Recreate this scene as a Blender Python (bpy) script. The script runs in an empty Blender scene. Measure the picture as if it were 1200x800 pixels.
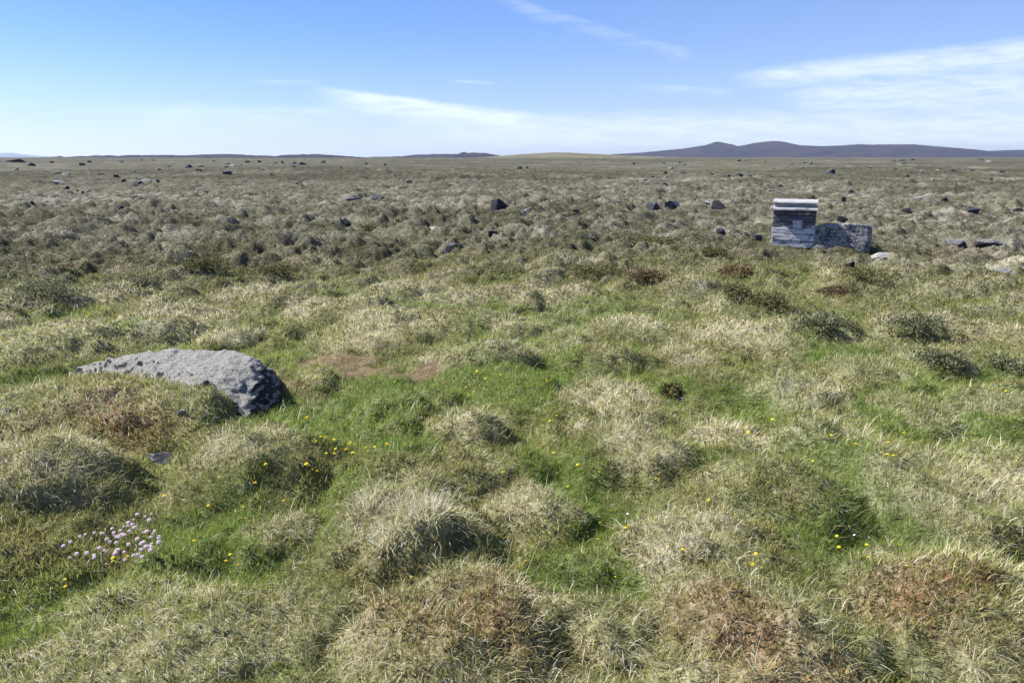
import bpy, bmesh, math, random
import numpy as np
from mathutils import Vector, Matrix, noise as mnoise
from mathutils.bvhtree import BVHTree

rng = np.random.default_rng(7)
random.seed(11)
scene = bpy.context.scene
COL = scene.collection

# ------------------------------------------------------------------ camera
F_PX, ZC, PITCH = 905.0, 1.66, math.radians(13.42)
CP, SP = math.cos(PITCH), math.sin(PITCH)


def ray(px, py):
    x = (px - 600.0) / F_PX
    u = (400.0 - py) / F_PX
    return Vector((x, CP + u * SP, -SP + u * CP))


def at(px, py, z=0.0):
    """ground point seen at a given place in the photograph"""
    d = ray(px, py)
    t = (z - ZC) / d.z
    return Vector((d.x * t, d.y * t, z))


cam_d = bpy.data.cameras.new('camera')
cam_d.sensor_width = 36.0
cam_d.lens = 36.0 * F_PX / 1200.0
cam_d.clip_start = 0.05
cam_d.clip_end = 40000.0
cam = bpy.data.objects.new('camera', cam_d)
cam.location = (0, 0, ZC)
cam.rotation_euler = (math.pi / 2 - PITCH, 0, 0)
COL.objects.link(cam)
scene.camera = cam

# ------------------------------------------------------------------ light
SUN_AZ, SUN_EL = math.radians(-76.0), math.radians(46.0)
sdir = Vector((math.sin(SUN_AZ) * math.cos(SUN_EL), math.cos(SUN_AZ) * math.cos(SUN_EL), math.sin(SUN_EL)))
sl = bpy.data.lights.new('sun', 'SUN')
sl.energy = 5.0
sl.angle = math.radians(0.53)
sl.color = (1.0, 0.95, 0.86)
so = bpy.data.objects.new('sun', sl)
so.rotation_euler = sdir.to_track_quat('Z', 'Y').to_euler()
so.location = (0, 0, 50)
COL.objects.link(so)


# ------------------------------------------------------------------ node helpers
class NT:
    def __init__(self, tree):
        self.t = tree
        self.n = tree.nodes
        self.l = tree.links
        self.n.clear()

    def node(self, kind, **kw):
        nd = self.n.new(kind)
        for k, v in kw.items():
            if k.startswith('i_'):
                self.set(nd.inputs[k[2:]], v)
            else:
                setattr(nd, k, v)
        return nd

    def set(self, sock, v):
        if isinstance(v, bpy.types.NodeSocket):
            self.l.new(v, sock)
        else:
            sock.default_value = v

    def math(self, op, a, b=0.0, c=0.0, clamp=False):
        nd = self.n.new('ShaderNodeMath')
        nd.operation = op
        nd.use_clamp = clamp
        for i, v in enumerate((a, b, c)):
            self.set(nd.inputs[i], v)
        return nd.outputs[0]

    def smooth(self, v, lo, hi, out0=0.0, out1=1.0):
        nd = self.n.new('ShaderNodeMapRange')
        nd.interpolation_type = 'SMOOTHSTEP'
        self.set(nd.inputs[0], v)
        for i, x in zip((1, 2, 3, 4), (lo, hi, out0, out1)):
            nd.inputs[i].default_value = x
        return nd.outputs[0]

    def mix(self, fac, a, b, blend='MIX'):
        nd = self.n.new('ShaderNodeMix')
        nd.data_type = 'RGBA'
        nd.blend_type = blend
        self.set(nd.inputs[0], fac)
        self.set(nd.inputs[6], a)
        self.set(nd.inputs[7], b)
        return nd.outputs[2]

    def noise(self, vec, scale, detail=4.0, rough=0.55, dist=0.0):
        nd = self.n.new('ShaderNodeTexNoise')
        self.l.new(vec, nd.inputs['Vector'])
        nd.inputs['Scale'].default_value = scale
        nd.inputs['Detail'].default_value = detail
        nd.inputs['Roughness'].default_value = rough
        nd.inputs['Distortion'].default_value = dist
        return nd.outputs[0]

    def mapping(self, vec, scale=(1, 1, 1), rot=(0, 0, 0), loc=(0, 0, 0)):
        nd = self.n.new('ShaderNodeMapping')
        self.l.new(vec, nd.inputs[0])
        nd.inputs['Location'].default_value = loc
        nd.inputs['Rotation'].default_value = rot
        nd.inputs['Scale'].default_value = scale
        return nd.outputs[0]


def rgba(c):
    return (c[0], c[1], c[2], 1.0)


def material(name):
    m = bpy.data.materials.new(name)
    m.use_nodes = True
    return m, NT(m.node_tree)


def finish(t, color, rough=0.9, spec=0.15, bump=None, bump_d=0.01, bump_s=1.0):
    p = t.node('ShaderNodeBsdfPrincipled')
    t.set(p.inputs['Base Color'], color)
    t.set(p.inputs['Roughness'], rough)
    t.set(p.inputs['Specular IOR Level'], spec)
    if bump is not None:
        b = t.node('ShaderNodeBump')
        b.inputs['Strength'].default_value = bump_s
        b.inputs['Distance'].default_value = bump_d
        t.set(b.inputs['Height'], bump)
        t.l.new(b.outputs[0], p.inputs['Normal'])
    o = t.node('ShaderNodeOutputMaterial')
    t.l.new(p.outputs[0], o.inputs['Surface'])
    return p


# ------------------------------------------------------------------ sky
world = bpy.data.worlds.new('World')
scene.world = world
world.use_nodes = True
w = NT(world.node_tree)
sky = w.node('ShaderNodeTexSky', sky_type='NISHITA')
sky.sun_disc = False
sky.sun_elevation = SUN_EL
sky.sun_rotation = SUN_AZ
sky.altitude = 100.0
sky.air_density = 1.0
sky.dust_density = 0.25
sky.ozone_density = 2.5
tc = w.node('ShaderNodeTexCoord')
sep = w.node('ShaderNodeSeparateXYZ')
w.l.new(tc.outputs['Generated'], sep.inputs[0])
DX, DY, DZ = sep.outputs
az = w.math('MULTIPLY', w.math('ARCTAN2', DX, DY), 57.29578)      # degrees, right positive
el = w.math('MULTIPLY', w.math('ARCSINE', DZ), 57.29578)          # degrees
# deeper blue with height above the hazy horizon
ramp = w.node('ShaderNodeValToRGB')
ramp.color_ramp.interpolation = 'EASE'
e = ramp.color_ramp.elements
e[0].position, e[0].color = 0.0, (0.80, 0.91, 1.36, 1)
e[1].position, e[1].color = 1.0, (0.46, 0.70, 1.06, 1)
for pos, c in ((0.05, (0.75, 0.87, 1.27, 1)), (0.17, (0.57, 0.78, 1.25, 1)), (0.35, (0.46, 0.72, 1.12, 1))):
    x = e.new(pos)
    x.color = c
w.l.new(w.math('MULTIPLY', el, 1.0 / 60.0, clamp=True), ramp.inputs[0])
skyc = w.mix(1.0, sky.outputs[0], ramp.outputs[0], 'MULTIPLY')
comb = w.node('ShaderNodeCombineXYZ')
w.l.new(az, comb.inputs[0])
w.l.new(el, comb.inputs[1])
AE = comb.outputs[0]
wisp = w.noise(w.mapping(AE, (0.10, 0.55, 1), (0, 0, 0.0)), 1.0, 6.0, 0.6, 0.6)
fine = w.noise(w.mapping(AE, (0.35, 2.2, 1), (0, 0, math.radians(6))), 1.0, 5.0, 0.62, 0.5)
warp = w.math('MULTIPLY', w.math('SUBTRACT', wisp, 0.5), 1.5)


def to_ae(px, py):
    d = ray(px, py).normalized()
    return math.degrees(math.atan2(d.x, d.y)), math.degrees(math.asin(d.z))


cloud = None


def add_cloud(val):
    global cloud
    cloud = val if cloud is None else w.math('MAXIMUM', cloud, val)


def streak(p0, p1, up, down, amp, tex=0.6, ends=(0.15, 0.15), taper=0.0):
    """a soft wisp along a line on the sky; up / down are its soft widths in degrees"""
    a0, a1 = to_ae(*p0), to_ae(*p1)
    dx, dy = a1[0] - a0[0], a1[1] - a0[1]
    L = math.hypot(dx, dy)
    ux, uy = dx / L, dy / L
    rx, ry = w.math('SUBTRACT', az, a0[0]), w.math('SUBTRACT', el, a0[1])
    s = w.math('DIVIDE', w.math('ADD', w.math('MULTIPLY', rx, ux), w.math('MULTIPLY', ry, uy)), L)
    n = w.math('SUBTRACT', w.math('MULTIPLY', ry, ux), w.math('MULTIPLY', rx, uy))
    n = w.math('ADD', n, w.math('MULTIPLY', warp, 0.35))
    wid = w.math('ADD', 1.0, w.math('MULTIPLY', s, taper))
    n = w.math('DIVIDE', n, wid)
    top = w.smooth(n, 0.0, up, 1.0, 0.0)
    bot = w.smooth(n, -down, 0.0, 0.0, 1.0)
    endm = w.math('MULTIPLY', w.smooth(s, 0.0, ends[0]), w.smooth(s, 1.0 - ends[1], 1.0, 1.0, 0.0))
    v = w.math('MULTIPLY', w.math('MULTIPLY', top, bot), endm)
    tx = w.smooth(fine, 0.28, 0.66, 1.0 - tex, 1.0)
    add_cloud(w.math('MULTIPLY', w.math('MULTIPLY', v, tx), amp))


streak((345, 100), (720, 152), 0.40, 1.9, 0.72, 0.45, (0.25, 0.35), 0.9)
streak((540, -16), (830, 68), 0.45, 1.1, 0.24, 0.6, (0.30, 0.12), 0.5)
streak((825, 92), (1330, 46), 0.70, 1.4, 0.62, 0.45, (0.22, 0.05), 1.1)
streak((700, 99), (905, 109), 0.4, 0.6, 0.36, 0.7, (0.45, 0.4), 0.0)
streak((860, 112), (1380, 86), 1.2, 2.6, 0.55, 0.55, (0.30, 0.05), 0.8)
streak((280, 95), (392, 95), 0.2, 0.3, 0.22, 0.5, (0.4, 0.4), 0.0)
streak((515, 95), (600, 98), 0.15, 0.3, 0.30, 0.5, (0.4, 0.4), 0.0)
streak((300, 150), (1400, 138), 1.6, 3.4, 0.52, 0.5, (0.35, 0.05), 0.3)
streak((60, 128), (560, 132), 0.7, 2.4, 0.26, 0.6, (0.3, 0.4), 0.0)
bk = w.math('MULTIPLY', w.smooth(wisp, 0.5, 0.78), w.smooth(el, 11.0, 18.0))
add_cloud(w.math('MULTIPLY', bk, 0.4))
cloud = w.math('MAXIMUM', cloud, w.math('MULTIPLY', w.smooth(az, -25.0, 30.0), .13))
cloud = w.math('MULTIPLY', cloud, w.smooth(el, 0.0, 1.2))
skyc = w.mix(cloud, skyc, (8.6, 9.3, 10.6, 1.0))
bg = w.node('ShaderNodeBackground')
w.l.new(skyc, bg.inputs[0])
bg.inputs[1].default_value = 0.053
wo = w.node('ShaderNodeOutputWorld')
w.l.new(bg.outputs[0], wo.inputs[0])


# ------------------------------------------------------------------ numpy noise
def h2(ix, iy, seed):
    n = (ix.astype(np.int64) * 374761393 + iy.astype(np.int64) * 668265263 + seed * 1442695041) & 0xFFFFFFFF
    n = ((n ^ (n >> 13)) * 1274126177) & 0xFFFFFFFF
    n = ((n ^ (n >> 16)) * 2246822519) & 0xFFFFFFFF
    n = n ^ (n >> 15)
    return (n & 0xFFFFFF).astype(np.float64) / 16777215.0


def vn(x, y, freq, seed):
    x, y = x * freq, y * freq
    x, y = x * 0.8 - y * 0.6 + seed * 17.3, x * 0.6 + y * 0.8 - seed * 9.1
    ix, iy = np.floor(x), np.floor(y)
    fx, fy = x - ix, y - iy
    fx = fx * fx * fx * (fx * (fx * 6 - 15) + 10)
    fy = fy * fy * fy * (fy * (fy * 6 - 15) + 10)
    a, b, c, d = h2(ix, iy, seed), h2(ix + 1, iy, seed), h2(ix, iy + 1, seed), h2(ix + 1, iy + 1, seed)
    return (a + (b - a) * fx) * (1 - fy) + (c + (d - c) * fx) * fy


def fbm(x, y, freq, octs, seed, gain=0.5):
    s, amp, tot = 0.0, 1.0, 0.0
    for o in range(octs):
        s = s + amp * vn(x, y, freq * 2.03 ** o, seed + o * 13)
        tot += amp
        amp *= gain
    return s / tot


def sstep(lo, hi, v):
    t = np.clip((v - lo) / (hi - lo), 0, 1)
    return t * t * (3 - 2 * t)


def dome(t):
    return np.clip(1 - t ** 2.2, 0, 1) ** 1.05


# ------------------------------------------------------------------ terrain fields
# (px, py of the middle on the ground, half width in px, height m, dry, red, depth ratio)
HUM = [
    (4, 606, 128, .33, .60, .25, 1.0), (292, 552, 84, .23, .75, .15, .8), (95, 494, 140, .235, .62, .30, .9),
    (196, 486, 46, .24, .62, .3, .8),
    (490, 640, 125, .26, .62, .40, .9), (545, 765, 190, .20, .42, .95, .8), (805, 655, 105, .17, .80, .1, .9),
    (890, 770, 175, .20, .5, .85, .8), (1140, 735, 160, .20, .55, .85, .8), (905, 590, 95, .22, .42, .2, .9),
    (1125, 610, 115, .19, .80, .2, .9), (760, 545, 58, .17, .60, .1, 1.0), (545, 512, 62, .19, .62, .05, 1.0),
    (937, 476, 68, .22, .72, .1, 1.0), (1000, 520, 62, .14, .5, .1, 1.0), (1082, 492, 58, .13, .6, .1, 1.0),
    (1165, 482, 60, .13, .6, .05, 1.0), (62, 412, 95, .26, .62, .1, 1.1), (205, 378, 66, .19, .85, .1, 1.2),
    (272, 400, 40, .14, .85, .0, 1.0), (450, 385, 66, .19, .62, .0, 1.2), (525, 428, 48, .13, .75, .0, 1.0),
    (432, 408, 50, .12, .7, .0, 1.0), (372, 366, 50, .12, .7, .0, 1.2), (45, 356, 60, .22, .3, .1, 1.4),
    (805, 428, 55, .15, .6, .0, 1.0), (862, 402, 92, .16, .75, .0, 1.2), (180, 770, 210, .13, .45, .1, .8),
    (640, 606, 62, .12, .6, .05, 1.0), (668, 408, 60, .13, .62, .0, 1.2), (600, 388, 46, .13, .5, .0, 1.2),
    (735, 388, 55, .12, .6, .0, 1.2), (1185, 565, 85, .16, .7, .1, 1.0), (1010, 438, 60, .12, .6, .0, 1.0),
    (1100, 428, 45, .15, .4, .0, 1.0), (1172, 402, 55, .14, .5, .0, 1.2), (362, 446, 42, .10, .4, .2, .8),
    (600, 428, 40, .09, .7, .0, 1.0), (705, 512, 48, .08, .6, .0, 1.0), (700, 470, 80, .10, .75, .0, 1.0),
    (860, 520, 60, .09, .6, .0, 1.0), (1065, 556, 60, .10, .6, .0, 1.0), (580, 560, 45, .09, .5, .0, 1.0),
    (1060, 690, 70, .10, .5, .2, .9), (700, 740, 90, .10, .45, .1, .8), (330, 720, 90, .09, .4, .1, .8),
    (330, 625, 60, .09, .45, .1, .8), (140, 345, 45, .16, .3, .1, 1.4), (295, 345, 60, .14, .6, .1, 1.4),
    (520, 352, 60, .13, .6, .0, 1.4), (640, 352, 50, .12, .6, .0, 1.4),
]
# lush green spots (px, py, radius px, strength)
GRN = [
    (415, 492, 95, 1.0), (350, 520, 60, 1.0), (470, 540, 60, .8), (655, 560, 60, .9), (710, 625, 65, 1.0), (625, 470, 75, .8),
    (600, 445, 60, .6), (880, 487, 55, .8), (1062, 522, 55, .9), (1010, 640, 85, .9), (240, 660, 120, 1.0),
    (655, 690, 60, 1.0), (730, 700, 50, .9), (500, 364, 50, .8), (700, 368, 60, .6), (385, 595, 45, .7), (790, 470, 50, .7),
    (300, 760, 80, .7), (60, 720, 70, .6), (150, 400, 30, .9), (965, 420, 60, .5), (560, 470, 60, .7), (820, 560, 45, .7),
    (990, 585, 60, .8), (1160, 520, 40, .7), (300, 470, 40, .8), (450, 452, 60, .8), (690, 590, 50, .8), (640, 420, 60, .5),
    (390, 640, 60, .5), (760, 600, 45, .6), (1110, 470, 60, .4), (900, 445, 50, .4), (560, 395, 40, .5), (330, 372, 30, .6)]
SOIL = [(396, 428, 42, 9, .12), (484, 443, 38, 8, .12), (438, 436, 26, 6, .2)]
RED = [(440, 660, 70, .7), (545, 745, 165, .95), (850, 745, 110, .85), (1140, 715, 110, 1.0), (120, 500, 90, .75), (60, 640, 70, .5),
       (960, 770, 60, .6), (930, 585, 60, .25), (330, 440, 30, .6), (150, 470, 60, .3)]

# polar sheet, finest where the ground is near
R0 = 0.35
_n1 = int(math.log(1.6 / R0) / math.log(1.03))
_n2 = int(math.log(70.0 / 1.6) / math.log(1.0052))
_n3 = int(math.log(11000.0 / 70.0) / math.log(1.0115))
rads = np.concatenate([R0 * 1.03 ** np.arange(_n1), 1.6 * 1.0052 ** np.arange(_n2), 70.0 * 1.0115 ** np.arange(_n3)])
NR = len(rads)
th_in = np.radians(np.linspace(-44, 44, 900))
th_out = np.radians(np.linspace(46, 314, 130))
thetas = np.concatenate([th_in, th_out])
NTH = len(thetas)
NI = len(th_in)
RR, TT = np.meshgrid(rads, thetas, indexing='ij')
GX, GY = RR * np.sin(TT), RR * np.cos(TT)
print('grid', GX.shape)


def cell_hummocks(x, y, cell, seed, rlo, rhi, presence):
    wx = x + 0.30 * cell * (fbm(x, y, 2.0 / cell, 2, seed + 5) - 0.5)
    wy = y + 0.30 * cell * (fbm(x, y, 2.0 / cell, 2, seed + 6) - 0.5)
    gx, gy = np.floor(wx / cell), np.floor(wy / cell)
    best = np.zeros_like(x)
    rid = np.zeros_like(x)
    for i in (-1, 0, 1):
        for j in (-1, 0, 1):
            cx, cy = gx + i, gy + j
            ox, oy = h2(cx, cy, seed), h2(cx, cy, seed + 1)
            rr = cell * (rlo + (rhi - rlo) * h2(cx, cy, seed + 2))
            hh = 0.35 + 0.65 * h2(cx, cy, seed + 3)
            hh = np.where(h2(cx, cy, seed + 4) < presence, hh, 0)
            asp = 0.75 + 0.5 * h2(cx, cy, seed + 7)
            ddx = wx - (cx + ox) * cell
            ddy = wy - (cy + oy) * cell
            t = np.sqrt((ddx / asp) ** 2 + (ddy * asp) ** 2) / rr
            v = hh * dome(t)
            m = v > best
            best = np.where(m, v, best)
            rid = np.where(m, h2(cx, cy, seed + 8), rid)
    return best, rid


def polar_part(fn, rmax):
    n = int(np.searchsorted(rads, rmax))
    return n, fn(GX[:n], GY[:n])


def terrain():
    x, y = GX, GY
    z = np.zeros_like(x)
    r = RR
    # broad swells
    z += (fbm(x, y, 1 / 9.0, 2, 101) - 0.5) * 0.30 * sstep(3, 12, r)
    z += (fbm(x, y, 1 / 55.0, 3, 131) - 0.5) * 1.3 * sstep(18, 80, r)
    z += (fbm(x, y, 1 / 300.0, 3, 151) - 0.5) * 2.2 * sstep(100, 500, r) * (1 - 0.6 * sstep(3000, 8000, r))
    n = int(np.searchsorted(rads, 700.0))
    xs, ys, rs = x[:n], y[:n], r[:n]
    b1, id1 = cell_hummocks(xs, ys, 0.95, 11, 0.34, 0.62, 0.82)
    b2, id2 = cell_hummocks(xs, ys, 0.48, 31, 0.30, 0.55, 0.7)
    b3, id3 = cell_hummocks(xs, ys, 2.6, 51, 0.30, 0.55, 0.6)
    far = sstep(8.0, 15.0, rs)
    proc = np.maximum(b1 * (0.235 + 0.025 * far), b2 * (0.115 - 0.01 * far))
    proc = np.maximum(proc * (1 - .35 * far), b1 * .4 * (0.1 + 0.17 * far) + b3 * 0.20 * far)
    qx = xs + .35 * (fbm(xs, ys, 1.3, 3, 61) - .5)
    qy = ys + .35 * (fbm(xs, ys, 1.3, 3, 62) - .5)
    bil = np.abs(2 * fbm(qx, qy, 1.15, 2, 63) - 1) * 1.0 + np.abs(2 * fbm(qx, qy, 2.9, 2, 66) - 1) * .55 + np.abs(2 * fbm(qx, qy, 6.5, 2, 67) - 1) * .28
    lump = .66 + .34 * sstep(.40, .62, fbm(xs, ys * .6, 1 / 7.0, 3, 64))
    proc += sstep(6.5, 14, rs) * .25 * np.clip(bil, 0, 1.3)
    proc *= (.45 + .55 * lump) ** far * (1 - .42 * sstep(35, 110, rs))
    calm = sstep(.9, 2.2, np.hypot(xs - 6.1, ys - 15.0))
    proc *= .3 + .7 * calm
    b4, _i4 = cell_hummocks(xs, ys, 1.7, 91, 0.16, 0.34, 0.5)
    proc -= b4 * 0.22 * far * sstep(.3, .6, fbm(xs, ys, 1 / 5.0, 2, 95))
    proc *= 1 - 0.45 * sstep(60, 260, rs)
    pid = np.where(b1 * 0.27 > b2 * 0.11, id1, id2)
    top = np.clip(np.maximum(b1, b2 * 0.6), 0, 1)
    # the near hummocks
    dry = np.full_like(xs, 0.0)
    red = np.zeros_like(xs)
    hum = np.zeros_like(xs)
    humt = np.zeros_like(xs)
    nn = int(np.searchsorted(rads, 16.0))
    xn, yn = xs[:nn], ys[:nn]
    wx = xn + 0.30 * (fbm(xn, yn, 2.6, 3, 71) - 0.5) + 0.06 * (vn(xn, yn, 11, 75) - .5)
    wy = yn + 0.32 * (fbm(xn, yn, 2.6, 3, 72) - 0.5) + 0.06 * (vn(xn, yn, 11, 76) - .5)
    bumps = fbm(xn, yn, 4.2, 3, 78)
    for (px, py, rw, h, d, rd, dep) in HUM:
        c = at(px, py, 0.03)
        rad = rw / F_PX * c.length * 1.0
        rad = min(rad, 1.1)
        rdep = min(rad * 1.0 * dep + 0.06, 0.85)
        t = np.sqrt(((wx - c.x) / (rad * 1.12)) ** 2 + ((wy - c.y) / (rdep * 1.12)) ** 2)
        v = h * 1.0 * dome(t) * (.78 + .44 * bumps)
        m = v > hum[:nn]
        hum[:nn][m] = v[m]
        humt[:nn] = np.maximum(humt[:nn], np.clip(1.15 * dome(t), 0, 1))
        dry[:nn][m] = d
        red[:nn][m] = rd
    k = 0.05                                    # smooth union
    hh = np.clip(0.5 + 0.5 * (hum - proc) / k, 0, 1)
    hz = proc * (1 - hh) + hum * hh + k * hh * (1 - hh) * 0.6
    z[:n] += hz
    # low tuft relief
    tuft = (fbm(xs, ys, 6.5, 3, 81) - 0.5) * (0.085 + .03 * far) + (fbm(xs, ys, 17, 2, 86) - 0.5) * 0.03
    z[:n] += tuft * (1 - sstep(40, 200, rs))
    top_all = np.zeros_like(x)
    top_all[:n] = np.maximum(top * (0.72 + 0.28 * far), humt)
    dryf, redf, idf = np.zeros_like(x), np.zeros_like(x), np.full_like(x, .5)
    dryf[:n], redf[:n], idf[:n] = np.where(hum > 0.01, dry, 0.30 + 0.4 * pid), red, pid
    return z, top_all, dryf, redf, idf


GZ, TOP, DRYH, REDH, HID = terrain()

# hollow-ness on a 1-2 m scale gives the wet green runs
x, y, r = GX, GY, RR
meadow = 1 - sstep(6.8, 13.5, r + 5.0 * (fbm(x, y, 1 / 3.5, 3, 201) - 0.5))
green = np.zeros_like(x)
soil = np.zeros_like(x)
redp = np.zeros_like(x)
nn = int(np.searchsorted(rads, 16.0))
xn, yn = x[:nn], y[:nn]
jx = xn + 0.25 * (fbm(xn, yn, 3.0, 3, 211) - 0.5)
jy = yn + 0.35 * (fbm(xn, yn, 3.0, 3, 212) - 0.5)
for (px, py, rp, s) in GRN:
    c = at(px, py)
    a = rp / F_PX * c.length
    b = min(a * 1.5, 0.9)
    d = np.sqrt(((jx - c.x) / a) ** 2 + ((jy - c.y) / b) ** 2)
    green[:nn] = np.maximum(green[:nn], s * sstep(1.45, 0.35, d))
for (px, py, rp, s) in RED:
    c = at(px, py, .12)
    a = rp / F_PX * c.length
    d = np.sqrt(((jx - c.x) / a) ** 2 + ((jy - c.y) / (a * .9)) ** 2)
    redp[:nn] = np.maximum(redp[:nn], s * sstep(1.25, 0.3, d))
for (px, py, rx, ry, sk) in SOIL:
    c = at(px, py)
    a = rx / F_PX * c.length
    b = ry / (F_PX * math.sin(PITCH + math.atan((py - 400) / F_PX))) * c.length
    dx = jx - c.x
    d = np.sqrt((dx / a) ** 2 + ((jy - c.y - sk * dx) / b) ** 2)
    soil[:nn] = np.maximum(soil[:nn], sstep(1.2, 0.85, d))
GZ[:nn] = GZ[:nn] * (1 - .65 * soil[:nn]) + .02 * soil[:nn]

nA = fbm(x, y, 1 / 1.6, 4, 221)
nB = fbm(x, y, 1 / 0.35, 3, 231)
nC = fbm(x, y, 1 / 14.0, 4, 241)
nD = fbm(x, y, 1 / 90.0, 4, 251)
hollow = sstep(0.42, 0.02, TOP)
GREEN = np.clip(np.maximum(green * (1 - 0.75 * sstep(.45, .9, TOP)),
                           hollow * (0.55 * meadow + 0.10) * sstep(.36, .6, nA)), 0, 1)
GREEN = np.clip(GREEN + 0.34 * meadow * sstep(.36, .62, nA) - 0.25 * sstep(.6, .8, nB) - .30 * sstep(6.5, 10.5, r) * sstep(.15, .55, TOP), 0, 1)
DRY = np.clip(DRYH * sstep(0.25, 0.85, TOP + 0.5 * (nA - .5)) + 0.26 * sstep(.42, .66, nB) + 0.45 * (nC - .5) + 0.10 + .38 * sstep(5.5, 9.5, r) * sstep(.2, .65, TOP), 0, 1)
RED = np.clip(redp * sstep(.30, .62, nB * .6 + nA * .4 + .05), 0, 1)
PATCH = np.clip(sstep(.47, .60, .55 * fbm(x * .55, y, 1 / 5.5, 4, 401) + .45 * fbm(x * .5, y, 1 / 24.0, 3, 411)) * sstep(8.5, 14, r), 0, 1)
HEATH = np.clip(.8 * PATCH + (1 - meadow) * (0.25 + 0.9 * sstep(.40, .62, fbm(x, y, 1 / 1.1, 3, 261))), 0, 1)
LICH = (1 - .7 * PATCH) * np.clip((1 - meadow) * sstep(.44, .60, fbm(x, y, 1 / 0.7, 4, 271, .65)) * sstep(.1, .6, TOP + .3) * (.35 + .65 * sstep(.35, .6, nC + .06)), 0, 1)


def C(*v):
    return np.array(v, dtype=np.float64)


def lerp(a, b, t):
    return a + (b - a) * t[..., None]


G_LUSH, G_YEL, G_OLIVE = C(.125, .205, .030), C(.25, .295, .066), C(.170, .182, .058)
STRAW, PALE, TAN, BROWN, RUST, GREY = C(.50, .44, .285), C(.70, .66, .53), C(.38, .31, .18), C(.14, .10, .055), C(.185, .090, .045), C(.40, .385, .34)

base = lerp(np.broadcast_to(C(.110, .102, .066), GX.shape + (3,)), C(.115, .125, .045), meadow)
base = lerp(base, C(.068, .070, .034), HEATH * .85)
base = lerp(base, C(.075, .052, .036), sstep(.55, .70, nA) * (1 - meadow) * .7)
base = lerp(base, C(.26, .235, .165), np.clip(DRY * (.6 + .25 * meadow), 0, 1))
base = lerp(base, C(.46, .445, .40), LICH * .72)
base = lerp(base, C(.062, .095, .022), GREEN * .85)
base = lerp(base, C(.12, .055, .03), RED * .8)
base = lerp(base, C(.135, .088, .058), soil * .85)
# far plain: streaks of pale lichen, olive and dark heath
fp = sstep(18, 60, RR)
farc = np.broadcast_to(C(.112, .112, .080), GX.shape + (3,)).copy()
farc = lerp(farc, C(.082, .082, .045), sstep(.48, .66, nC) * .8)
farc = lerp(farc, C(.052, .050, .036), sstep(.52, .66, fbm(x, y, 1 / 2.2, 4, 291)) * .9)
farc = lerp(farc, C(.055, .052, .040), sstep(.56, .70, fbm(x, y, 1 / 9.0, 4, 295, .6)) * .7)
farc = lerp(farc, C(.36, .34, .29), sstep(.55, .70, fbm(x, y, 1 / 4.0, 3, 281)) * .55 * sstep(.40, .6, nD + .05))
farc = lerp(farc, C(.105, .112, .05), sstep(.5, .7, nD) * .6)
base = lerp(base, farc, fp * .8)
base = lerp(base, base * C(.58, .60, .56), PATCH)
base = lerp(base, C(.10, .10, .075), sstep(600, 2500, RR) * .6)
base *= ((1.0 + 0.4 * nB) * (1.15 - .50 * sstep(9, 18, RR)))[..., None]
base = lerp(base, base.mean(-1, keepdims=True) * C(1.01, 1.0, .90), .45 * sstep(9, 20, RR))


# ------------------------------------------------------------------ mesh helpers
def fast_mesh(name, verts, quads=None, tris=None, color=None, smooth=True):
    me = bpy.data.meshes.new(name)
    nv = len(verts)
    nq = 0 if quads is None else len(quads)
    nt = 0 if tris is None else len(tris)
    me.vertices.add(nv)
    me.vertices.foreach_set('co', np.ascontiguousarray(verts, dtype=np.float32).ravel())
    idx, starts = [], []
    if nq:
        idx.append(np.asarray(quads, dtype=np.int32).ravel())
        starts.append(np.arange(nq, dtype=np.int32) * 4)
    if nt:
        idx.append(np.asarray(tris, dtype=np.int32).ravel())
        starts.append(np.arange(nt, dtype=np.int32) * 3 + nq * 4)
    idx = np.concatenate(idx)
    me.loops.add(len(idx))
    me.loops.foreach_set('vertex_index', idx)
    me.polygons.add(nq + nt)
    me.polygons.foreach_set('loop_start', np.concatenate(starts))
    me.polygons.foreach_set('use_smooth', np.full(nq + nt, smooth, dtype=bool))
    if color is not None:
        a = me.color_attributes.new('Col', 'FLOAT_COLOR', 'POINT')
        c4 = np.ones((nv, 4), dtype=np.float32)
        c4[:, :3] = color
        a.data.foreach_set('color', c4.ravel())
    me.update(calc_edges=True)
    return me


def tag(o, label=None, cat=None, group=None, kind=None):
    if label:
        o['label'] = label
    if cat:
        o['category'] = cat
    if group:
        o['group'] = group
    if kind:
        o['kind'] = kind
    return o


def link(name, me, mat=None, parent=None, loc=None):
    o = bpy.data.objects.new(name, me)
    COL.objects.link(o)
    if mat is not None:
        me.materials.append(mat)
    if parent is not None:
        o.parent = parent
    if loc is not None:
        o.location = loc
    return o


def empty(name, loc=(0, 0, 0), rz=0.0):
    o = bpy.data.objects.new(name, None)
    o.empty_display_size = 0.1
    o.location = loc
    o.rotation_euler = (0, 0, rz)
    COL.objects.link(o)
    return o


def bm_mesh(name, bm, smooth=False):
    me = bpy.data.meshes.new(name)
    bm.to_mesh(me)
    bm.free()
    for p in me.polygons:
        p.use_smooth = smooth
    return me


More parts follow.
